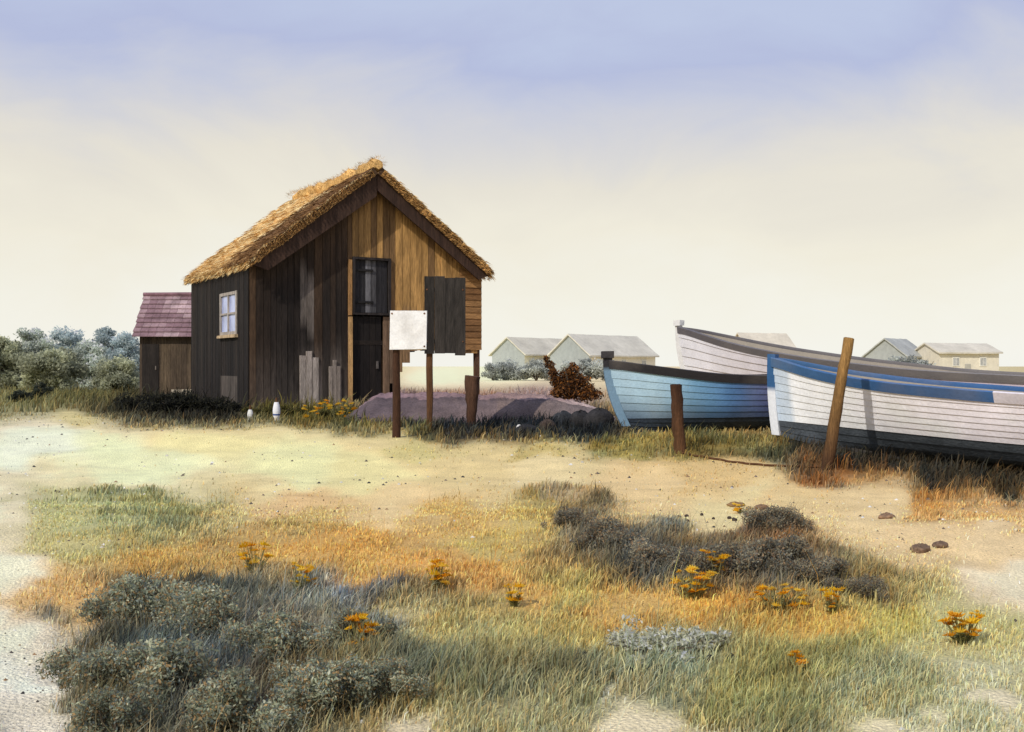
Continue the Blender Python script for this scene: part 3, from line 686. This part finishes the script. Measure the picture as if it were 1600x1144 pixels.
wh = rampc([(0, (214, 220, 228)), (.08, (238, 238, 238)), (.3, (238, 236, 238)), (.5, (236, 230, 236)), (1, (230, 224, 232))])
def white_h(s, f, p):
    c = np.array(wh(s))*1.12; n = float(fbm(s*14, f*2.2, 93)); 
    if s < .06: c = c*.6+np.array(alb((120, 160, 190)))*.4
    return tuple(np.clip(c*(.9+.2*n), 0, .86))
boat('white_fishing_boat', (at(1203, 18.0), 18.0), (9.4, 12.6), 0, .98, [(0, 1.43), (.12, 1.26), (.3, 1.14), (.55, 1.10), (1, 1.14)], (.40, .46),
     white_h, lambda s, f, p: tuple(np.array(alb((76, 82, 88)))*(.7+.6*float(fbm(s*18, f*2, 95)))), rampc([(0, (70, 108, 150)), (.3, (60, 102, 154)), (1, (58, 100, 150))]), .125, .14,
     'nearest boat, white planked hull with blue sheer stripe and blue stem', lambda f: alb((48, 92, 138)) if f > .66 else alb((226, 228, 232)), .08, .54, rampc([(0, (220, 214, 222)), (1, (222, 216, 224))]), lap=.013)
def far_h(s, f, p): return tuple(np.clip(np.array(rampc([(0, (236, 234, 236)), (.3, (232, 226, 234)), (1, (206, 192, 204))])(s))*(.92+.16*float(fbm(s*14, f*2, 97))), 0, .86))
fb = boat('white_fishing_boat', (at(1060, 27), 27.0), (10.6, 19.7), 0, 1.15, [(0, 2.18), (.12, 1.92), (.25, 1.66), (.45, 1.38), (.7, 1.14), (1, 1.02)], (.3, .3),
     far_h, lambda s, f, p: alb((70, 72, 78)), rampc([(0, (98, 94, 98)), (1, (132, 128, 128))]), .13, .6,
     'farthest boat, white hull with high bow and grey rail behind the others', lambda f: alb((228, 226, 222)), .16)

# ------------------------------------------------------------------ posts, boards, stakes
def post(name, base, top, r0, r1, c0, c1, label, cat='post', n=9, group=None):
    """base/top = (x, y, z) world"""
    t = Vector(top)-Vector(base); m = MB(); k = 9
    path = [tuple(t*(i/k)+Vector((random.uniform(-.012, .012), random.uniform(-.01, .01), 0))*(0 < i < k)) for i in range(k+1)]
    path[0] = tuple(-t*.08)
    path.append(tuple(t*1.006)); rad = [r0+(r1-r0)*i/k for i in range(k+1)]+[r1*.72]
    b_ = len(m.v); m.tube(path, rad, n, (1, 1, 1), wob=.09)
    m.c = [mixc(c0, c1, max(0, min(1, v_[2]/t.z))) for v_ in m.v]
    o = m.build(name, M_wood, None, smooth=50, loc=tuple(base)); tag(o, label, cat, group); return o
def gp(px, Y): x = at(px, Y); return (x, Y, gz(x, Y))
BRO = [alb(c) for c in ((70, 46, 32), (96, 66, 42), (150, 112, 68), (122, 88, 50))]
Yp = 15.4; b0 = gp(1292, Yp); post('mooring_post', b0, (at(1323, Yp), Yp-.1, zat(529, Yp)), .088, .072, BRO[0], alb((158, 122, 72)), 'tall leaning brown mooring post in front of the white boat', 'mooring post')
Yp = 16.9; b0 = gp(1063, Yp); post('mooring_post', b0, (at(1056, Yp), Yp, zat(601, Yp)), .098, .088, BRO[1], BRO[0], 'short dark wooden post in front of the blue boat', 'mooring post')
Yp = 21.2; b0 = gp(736, Yp); o = post('broken_post', b0, (at(739, Yp), Yp, zat(588, Yp)), .085, .15, BRO[0], alb((92, 66, 50)), 'broken brown post stump wider at its top, below the right barn corner', 'post')
# white board on a stake
Yp = 19.0; b0 = gp(619, Yp)
s1 = thing('notice_board', b0, R(-6), 'square white board on a thin brown stake', 'notice board')
m = MB(); m.tube([(0, 0, -.15), (.01, 0, .6), (0, 0, 1.2), (-.005, 0, zat(490, Yp)-b0[2])], [.075, .07, .062, .055], 8, BRO[0], wob=.1); m.build('stake', M_wood, s1, smooth=50)
zb_, zt = zat(546, Yp)-b0[2], zat(486, Yp)-b0[2]
m = MB(); m.box(-.09, .56, -.115, -.085, zb_, zt, alb((236, 235, 236)), .008); m.build('board', M_sign, s1)
for q in (zb_+.1, zt-.17):
    m = MB(); m.box(-.05, .52, -.08, -.05, q, q+.07, BRO[1]); m.build('batten', M_wood, s1)
Yp = 21.3; b0 = gp(671, Yp)
s2 = thing('notice_board', b0, R(4), 'tall blackened board on a thin stake right of the white board', 'notice board')
m = MB(); m.tube([(0, 0, -.15), (.012, 0, .6), (.0, 0, 1.2), (.02, 0, zat(445, Yp)-b0[2])], [.05, .065, .07, .06], 8, BRO[1], wob=.1); m.build('stake', M_wood, s2, smooth=50)
zb_, zt = zat(553, Yp)-b0[2], zat(434, Yp)-b0[2]
m = MB()
for i in range(4):
    a = -.10+i*.20; m.box(a+.002, a+.198, -.12+.004*(i % 2), -.085, zb_+random.uniform(-.04, .03), zt+random.uniform(-.03, .02), mixc(alb((32, 29, 27)), alb((66, 60, 55)), random.random()), .006)
m.build('board', M_board, s2)
for q in (zb_+.2, zt-.28):
    m = MB(); m.box(-.08, .66, -.083, -.05, q, q+.08, BRO[0]); m.build('batten', M_wood, s2)
for par, xs, zs in ((s1, (-.05, .52), (zat(546, 19.0)-s1.location.z+.05, zat(486, 19.0)-s1.location.z-.05)), (s2, (-.05, .65), (zat(553, 21.3)-s2.location.z+.24, zat(434, 21.3)-s2.location.z-.24))):
    for a in xs:
        for z in zs:
            m = MB(); q = -.118 if par is s1 else -.127; m.tube([(a, q+.012, z), (a, q, z)], .016, 8, alb((110, 74, 52))); m.build('nail_head', M_bottom, par)
# rope lying on the ground between the two mooring posts
m = MB(); P = []
for i in range(40):
    t = i/39; px = 1066+(1290-1066)*t; Y = 16.8+(15.5-16.8)*t-.35*math.sin(PI*t); x = at(px, Y)+.03*math.sin(i*1.3); P.append((x, Y, gz(x, Y)+.018))
m.tube(P, .016, 6); o = m.build('rope', M_rope, smooth=60); tag(o, 'thin brown rope lying on the sand between the two mooring posts', 'rope')

# small floats by the barn
def float_(px, Y, h, r, top, low, label):
    x = at(px, Y); t = thing('float', (x, Y, gz(x, Y)), 0, label, 'float')
    m = MB(); n = 12; zs = np.linspace(0, 1, 9); prof = [r*(.35+.75*math.sin(PI*(.12+.76*z))) for z in zs]
    m.tube([(0, 0, z*h) for z in zs], prof, n, top); m.build('body', M_sign, t, smooth=60)
    m = MB(); m.tube([(0, 0, h*.28), (0, 0, h*.36), (0, 0, h*.44)], [r*1.02, r*1.06, r*1.02], n, low); m.build('band', M_sign, t, smooth=60)
    m = MB(); m.tube([(.0, 0, h), (.0, 0, h+.1)], [.03, .02], 6, alb((70, 66, 60))); m.build('eye', M_rope, t)
float_(432, 23.6, .40, .075, alb((238, 238, 240)), alb((60, 84, 140)), 'white float with a blue band standing by the barn wall')
float_(391, 24.0, .24, .06, alb((230, 228, 220)), alb((200, 196, 186)), 'small plain white float in the dark grass by the barn')

# ------------------------------------------------------------------ stones
def stone(px, Y, w, h, c, label, seed, name='stone', pits=0, group=None, sink=.25, cat='stone'):
    x = at(px, Y); nu, nv = 22, 12; V = []; C = []; rs = random.Random(seed); ph = rs.uniform(0, 50)
    for j in range(nv+1):
        b_ = PI*j/nv
        for i in range(nu):
            a = 2*PI*i/nu; n = float(fbm(math.cos(a)*1.3+ph, math.sin(a)*1.3+b_*.9+ph, 70)); n2 = float(fbm(math.cos(a)*3.5+ph, math.sin(a)*3.5+b_*3, 72, 3))
            r = .62+.7*n+.18*(n2-.5)
            V.append((math.cos(a)*math.sin(b_)*w/2*r, math.sin(a)*math.sin(b_)*w/2*.8*r, (math.cos(b_)*r*.5+.5-sink)*h))
            C.append(np.array(c)*(.65+.7*n2))
    Fs = [(j*nu+i, (j+1)*nu+i, (j+1)*nu+(i+1) % nu, j*nu+(i+1) % nu) for j in range(nv) for i in range(nu)]
    o = mesh(name, V, Fs, C, M_stone, smooth=0, loc=(x, Y, gz(x, Y))); o.data.shade_smooth(); o.rotation_euler.z = rs.uniform(0, .8); tag(o, label, cat, group); return o
Bk = alb((50, 48, 48)); Bn = alb((120, 98, 80)); Bd = alb((74, 62, 54))
stone(936, 21.3, .62, .52, Bk, 'largest black boulder beside the bow of the blue boat', 1, 'boulder', cat='boulder')
stone(906, 21.6, .46, .42, Bk, 'black boulder just left of the largest one', 2, 'boulder', cat='boulder')
stone(880, 21.8, .44, .36, alb((58, 60, 62)), 'grey black boulder under the russet bush', 3, 'boulder', cat='boulder')
stone(855, 20.8, .30, .26, Bd, 'brown boulder at the left end of the dark row', 4, 'boulder', cat='boulder')
stone(822, 20.2, .42, .2, Bk, 'flat black stone in the grass before the mud bank', 5)
stone(811, 20.6, .15, .15, alb((236, 232, 224)), 'tiny white stone beside the flat black stone', 6)
stone(703, 19.2, .2, .12, Bk, 'larger of two black pebbles under the blackened board', 7)
stone(730, 19.4, .14, .11, Bk, 'smaller of two black pebbles near the broken post', 8)
stone(585, 23.4, .32, .28, alb((170, 158, 138)), 'pale grey stone at the foot of the barn doorway', 9)
CU = [alb(c) for c in ((204, 202, 180), (184, 184, 158), (222, 220, 204), (150, 150, 122))]
def cushion(px, Y, r, label, seed):
    rs = random.Random(seed); x = at(px, Y); t = thing('cushion_plant', (x, Y, gz(x, Y)), 0, label, 'plant'); cs = []
    for k in range(34):
        a = rs.uniform(0, 2*PI); q = r*math.sqrt(rs.random())*(.8+.35*math.sin(2*a+seed)); cs.append((math.cos(a)*q*1.25, math.sin(a)*q, .02+.07*rs.random(), r*rs.uniform(.12, .26), rs.uniform(1.0, 1.5)))
    crown_obj('foliage', t, cs, 9000/(r*r*10), .013, CU, .6, seed)
    m = MB()
    for k in range(9):
        a = k*.7; m.tube([(0, 0, -.01), (math.cos(a)*r*.5, math.sin(a)*r*.4, .05), (math.cos(a)*r*.9, math.sin(a)*r*.75, .07)], [.006, .005, .002], 5)
    m.build('stem', M_bark, t)
cushion(1020, 5.85, .30, 'big pale flecked cushion plant in the foreground grass', 11)
cushion(1098, 5.95, .15, 'smaller pale cushion plant right of the big one', 12)
stone(1438, 8.6, .17, .08, Bn, 'brown clod of earth on the sand at the right', 12)
stone(1468, 8.7, .13, .06, Bn, 'smaller brown clod right of the larger one', 13)
stone(1355, 7.8, .06, .05, Bk, 'single black pebble on the right sand', 14)
stone(910, 9.3, .07, .055, Bk, 'dark pebble left of the dark grass tufts', 15)
stone(942, 12.0, .09, .07, Bd, 'brown pebble above the dark grass tufts', 16)
stone(1150, 12.2, .24, .06, alb((150, 118, 80)), 'flat ochre stone on the pink sand', 17)
stone(1190, 12.0, .17, .06, alb((132, 104, 78)), 'flat brown stone beside the ochre one', 18)
stone(1385, 10.8, .2, .08, alb((140, 112, 88)), 'brown stone on the sand below the white boat', 19)
for i in range(14):
    px = 1040+RNG.random()*160; Y = 10.0+RNG.random()*2.2
    stone(px, Y, .03+.04*RNG.random(), .035, Bd, 'tiny brown pebble scattered on the sand above the dark grass', 300+i, 'pebble', group='pebbles scattered on the sand', cat='pebble')
for i, (px, dY, w) in enumerate([(985, 5.62, .05), (1015, 5.6, .045), (1028, 5.66, .06), (912, 5.75, .06), (925, 5.5, .05), (1110, 5.7, .05), (1142, 5.72, .05)]):
    stone(px, dY-.12 if 970 < px < 1040 else dY, w, .06, Bk, 'black pebble lying round the big pale cushion plant', 340+i, 'pebble', group='black pebbles round the pale plant', cat='pebble')

# ------------------------------------------------------------------ grass (uncountable)
def scatter(n, y0, y1, pxr, dens, hgt, wid, name, seed, bright=1.0, lumpy=True, lean=.45):
    rg = np.random.default_rng(seed)
    y = np.exp(rg.random(n)*(math.log(y1)-math.log(y0))+math.log(y0)); px = pxr[0]+rg.random(n)*(pxr[1]-pxr[0]); x = (px-CX)/F*y
    # gather into tussocks
    c = tone(x, y); lum = c @ np.array([.3, .6, .1])
    d = dens(lum, x, y, c)
    if lumpy: d = d*np.clip((fbm(x*2.6, y*2.6, 191)-.30)/.2, .22, 1)
    keep = rg.random(n) < d; x, y, c, lum = x[keep], y[keep], c[keep], lum[keep]; n = len(x)
    z = ground(x, y)
    h = hgt(lum, x, y)*(.35+.9*rg.random(n)+1.1*rg.random(n)**7)*(.55+.9*fbm(x*1.3, y*1.3, 171)); w = wid*(.6+.8*rg.random(n))*np.clip(y/7, .8, 3.2)
    az = rg.random(n)*2*PI; dx, dy = np.cos(az), np.sin(az); ln = h*lean*(.3+rg.random(n)); la = rg.random(n)*2*PI
    lx, ly = np.cos(la)*ln+.18*h, np.sin(la)*ln
    p0 = np.stack([x-dx*w, y-dy*w, z-.01], 1); p1 = np.stack([x+dx*w, y+dy*w, z-.01], 1)
    m0 = np.stack([x-dx*w*.75+lx*.35, y-dy*w*.75+ly*.35, z+h*.6], 1); m1 = np.stack([x+dx*w*.75+lx*.35, y+dy*w*.75+ly*.35, z+h*.6], 1)
    t = np.stack([x+lx, y+ly, z+h*(1-.25*rg.random(n))], 1); t2 = t+np.stack([dx*w*.2, dy*w*.2, 0*w], 1)
    V = np.stack([p0, p1, m1, m0, t2, t], 1).reshape(-1, 3)
    b_ = np.arange(n)*6; Fq = np.concatenate([np.stack([b_, b_+1, b_+2, b_+3], 1), np.stack([b_+3, b_+2, b_+4, b_+5], 1)])
    tint = np.array([[1.08, 1.0, .82], [.92, 1.02, .9], [1.08, .97, .84], [1, 1, 1], [.82, .92, 1.05], [1.5, 1.42, 1.25], [.7, .75, .85], [1.2, .95, .75]])[rg.integers(0, 8, n)]
    c = c*tint*(bright*(.7+.6*rg.random(n)))[:, None]
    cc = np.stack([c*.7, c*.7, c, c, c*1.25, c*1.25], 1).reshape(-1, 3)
    o = mesh_np(name, V, Fq, np.clip(cc, .004, .85), M_grass); return o
def d_near(l, x, y, c): return np.clip((.52-l)/.27, .012, 1)
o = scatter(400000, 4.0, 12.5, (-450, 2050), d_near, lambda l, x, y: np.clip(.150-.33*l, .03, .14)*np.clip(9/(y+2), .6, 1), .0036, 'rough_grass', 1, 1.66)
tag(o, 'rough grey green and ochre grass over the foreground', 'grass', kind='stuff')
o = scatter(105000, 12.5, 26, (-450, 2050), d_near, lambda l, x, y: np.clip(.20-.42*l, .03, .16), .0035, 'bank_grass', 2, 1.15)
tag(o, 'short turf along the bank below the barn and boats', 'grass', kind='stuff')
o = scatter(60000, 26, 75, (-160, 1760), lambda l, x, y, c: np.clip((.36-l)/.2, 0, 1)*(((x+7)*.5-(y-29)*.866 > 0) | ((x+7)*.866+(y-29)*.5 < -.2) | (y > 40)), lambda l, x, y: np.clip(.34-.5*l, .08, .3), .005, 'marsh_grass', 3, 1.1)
tag(o, 'distant marsh grass round the barn', 'grass', kind='stuff')

o = scatter(9000, 4.2, 13, (-160, 1760), lambda l, x, y, c: np.clip((.45-l)/.4, 0, 1), lambda l, x, y: .16+.12*RNG.random(len(x)), .0016, 'dry_stems', 4, 1.7, False, .6)
tag(o, 'pale dry stems standing in the foreground grass', 'grass', kind='stuff')
def gravel(n, seed):
    rg = np.random.default_rng(seed); y = np.exp(rg.random(n)*(math.log(24)-math.log(4))+math.log(4)); px = -160+rg.random(n)*1920; x = (px-CX)/F*y
    keep = fbm(x*1.1, y*1.1, 181)+.12*rg.random(len(x)) > .60; x, y = x[keep], y[keep]; n = len(x); z = ground(x, y); r = (.005+.016*rg.random(n)**4)*np.clip(y/9, .8, 1.8)
    a = rg.random(n)*2*PI; V = []
    for k in range(5): V.append(np.stack([x+np.cos(a+k*1.257)*r*(.7+.6*rg.random(n)), y+np.sin(a+k*1.257)*r*(.7+.5*rg.random(n)), z-.002], 1))
    V.append(np.stack([x, y, z+r*.75], 1)); V = np.stack(V, 1).reshape(-1, 3); b_ = np.arange(n)*6
    Fq = np.concatenate([np.stack([b_+k, b_+(k+1) % 5, b_+5], 1) for k in range(5)])
    pal = np.array([alb(c) for c in ((120, 104, 88), (84, 76, 70), (205, 196, 178), (150, 118, 84), (232, 226, 212), (60, 56, 54))]); c = pal[rg.integers(0, 6, n)]
    o = mesh_np('gravel', V, Fq, np.repeat(c, 6, axis=0), M_stone); tag(o, 'small pebbles and shell bits strewn over the sand', 'gravel', kind='stuff')
gravel(9000, 5)
# ------------------------------------------------------------------ orange flowers
def flower(px, Y, n, spread, hgt, label, seed, size=.02):
    rs = random.Random(seed); x = at(px, Y); t = thing('orange_flower', (x, Y, gz(x, Y)), 0, label, 'flower', 'orange flowers in the grass')
    m = MB(); heads = []
    for i in range(n):
        a = rs.uniform(0, 2*PI); r = spread*math.sqrt(rs.random()); h = hgt*rs.uniform(.3, 1.25); bx, by = math.cos(a)*r, math.sin(a)*r
        m.tube([(bx*.3, by*.3, -.02), (bx*.7, by*.7, h*.6), (bx, by, h)], [.004, .003, .0025], 4, alb((150, 146, 96))); heads.append((bx, by, h))
        for k in range(4):
            f = rs.uniform(.05, .6); q = Vector((bx*(.3+.6*f), by*(.3+.6*f), h*f)); d = Vector((rs.uniform(-1, 1), rs.uniform(-1, 1), .5))*.05; sd = Vector((d.y, -d.x, 0))*.2
            m.add([q, q+d*.5+sd, q+d, q+d*.5-sd], [(0, 1, 2, 3)], alb(rs.choice([(168, 164, 108), (140, 142, 100)])))
    m.build('foliage', M_grass, t)
    for (bx, by, h) in heads:
        m = MB(); c = alb(rs.choice([(252, 206, 46), (250, 194, 38), (252, 212, 76), (246, 178, 36)])); s = size*rs.choice((.45, .7, .9, 1.15)); tx, ty = rs.uniform(-.5, .5), rs.uniform(-.9, .2)
        for ring, (rr, up) in enumerate(((1, .25), (.65, .55))):
            for k in range(9):
                a = k*2*PI/9+ring*.35; w = .42; e = Vector((math.cos(a), math.sin(a), up))*s*rr; e.z += (tx*math.cos(a)+ty*math.sin(a))*s*.7; l = Vector((math.cos(a+w), math.sin(a+w), up*.5))*s*rr*.6; q = Vector((math.cos(a-w), math.sin(a-w), up*.5))*s*rr*.6
                b_ = Vector((bx, by, h+.004*ring)); m.add([b_, b_+q, b_+e, b_+l], [(0, 1, 2, 3)], c)
        m.build('bloom', M_petal, t)
for i, (px, Y, n, sp, hg, lb, sz) in enumerate([
    (685, 7.35, 16, .085, .16, 'bright orange flower clump at the edge of the dark grass, centre left', .026),
    (565, 5.95, 16, .07, .16, 'orange flower clump in the middle of the dark grass', .026),
    (398, 8.0, 14, .11, .18, 'orange flower clump at the top of the dark grass under the ochre turf', .024),
    (468, 7.3, 12, .10, .15, 'sparse orange flower clump right of the topmost one', .022),
    (803, 6.9, 8, .05, .12, 'small orange flower clump between the dark grass and the pale cushion plant', .024),
    (1082, 7.1, 20, .13, .15, 'orange flower clump below the dark tufts', .024),
    (1118, 7.5, 12, .08, .17, 'upright orange flower clump right behind another below the dark tufts', .024),
    (1215, 6.75, 18, .16, .12, 'wide orange flower patch right of the pale cushion plant', .022),
    (1300, 6.7, 10, .07, .12, 'orange flowers at the right end of the wide patch', .024),
    (1505, 6.05, 20, .09, .14, 'orange flower clump near the right edge of the foreground', .026),
    (1240, 5.5, 6, .04, .10, 'few orange flowers near the bottom edge', .022),
    (490, 23.2, 9, .2, .34, 'orange flowers between the pale patched boards of the barn', .042),
    (532, 22.9, 14, .3, .36, 'larger orange flower clump at the barn door', .042),
    (1160, 11.6, 8, .12, .07, 'low yellow orange flowers on the pink sand', .022)]):
    flower(px, Y, int(n*1.5), sp*1.1, hg, lb, 400+i, sz*1.75)

# ------------------------------------------------------------------ sky, sun, camera
SUN = Vector((-.45, -.62, .60)).normalized()
w = bpy.data.worlds.new('World'); scn.world = w; w.use_nodes = True; nt = w.node_tree; N = nt.nodes; Lk = nt.links
bg = N['Background']; sky = N.new('ShaderNodeTexSky'); sky.sky_type = 'NISHITA'; sky.sun_disc = False
sky.sun_elevation = math.asin(SUN.z); sky.sun_rotation = math.atan2(SUN.x, SUN.y)
tc = N.new('ShaderNodeTexCoord'); mp = N.new('ShaderNodeMapping'); mp.inputs['Scale'].default_value = (3.4, 3.4, 6.5); Lk.new(tc.outputs['Generated'], mp.inputs['Vector'])
nz = N.new('ShaderNodeTexNoise'); nz.inputs['Scale'].default_value = 1.3; nz.inputs['Detail'].default_value = 7; nz.inputs['Roughness'].default_value = .55; nz.inputs['Distortion'].default_value = .5; Lk.new(mp.outputs[0], nz.inputs['Vector'])
sx = N.new('ShaderNodeSeparateXYZ'); Lk.new(tc.outputs['Generated'], sx.inputs[0])
ma = N.new('ShaderNodeMath'); ma.operation = 'MULTIPLY_ADD'; ma.inputs[1].default_value = .18; Lk.new(nz.outputs['Fac'], ma.inputs[0])
sb = N.new('ShaderNodeMath'); sb.operation = 'SUBTRACT'; sb.inputs[1].default_value = .09; Lk.new(sx.outputs['Z'], sb.inputs[0]); Lk.new(sb.outputs[0], ma.inputs[2])
cr = N.new('ShaderNodeValToRGB'); Lk.new(ma.outputs[0], cr.inputs[0]); E = cr.color_ramp.elements
st = [(0, (245, 244, 236)), (.06, (243, 240, 228)), (.12, (240, 234, 217)), (.17, (231, 225, 211)), (.21, (216, 214, 214)), (.25, (198, 202, 219)), (.285, (182, 190, 220)), (.33, (190, 200, 226)), (.45, (178, 189, 222)), (1, (150, 168, 212))]
while len(E) < len(st): E.new(.5)
for e, (p, c) in zip(E, st): e.position = p; e.color = (*lin(c), 1)
sc_ = N.new('ShaderNodeVectorMath'); sc_.operation = 'SCALE'; sc_.inputs['Scale'].default_value = .09; Lk.new(sky.outputs[0], sc_.inputs[0])
mx = N.new('ShaderNodeMix'); mx.data_type = 'RGBA'; mx.inputs[0].default_value = .93; Lk.new(sc_.outputs[0], mx.inputs[6]); Lk.new(cr.outputs[0], mx.inputs[7])
Lk.new(mx.outputs[2], bg.inputs['Color']); bg.inputs['Strength'].default_value = 1.04
sl = bpy.data.lights.new('sun', 'SUN'); sl.energy = 3.2; sl.angle = R(.6); sl.color = (1, .95, .86)
so = bpy.data.objects.new('sun', sl); col.objects.link(so); so.rotation_euler = (-SUN).to_track_quat('-Z', 'Y').to_euler(); so.location = SUN*60
cam = bpy.data.cameras.new('camera'); co = bpy.data.objects.new('camera', cam); col.objects.link(co)
co.location = (0, 0, CAMZ); co.rotation_euler = (R(90), 0, 0); cam.sensor_width = 36; cam.lens = 36*F/1600; cam.clip_end = 6000; cam.clip_start = .1
scn.camera = co
scn.view_settings.view_transform = 'Standard'; scn.view_settings.look = 'None'; scn.view_settings.exposure = 0; scn.view_settings.gamma = 1
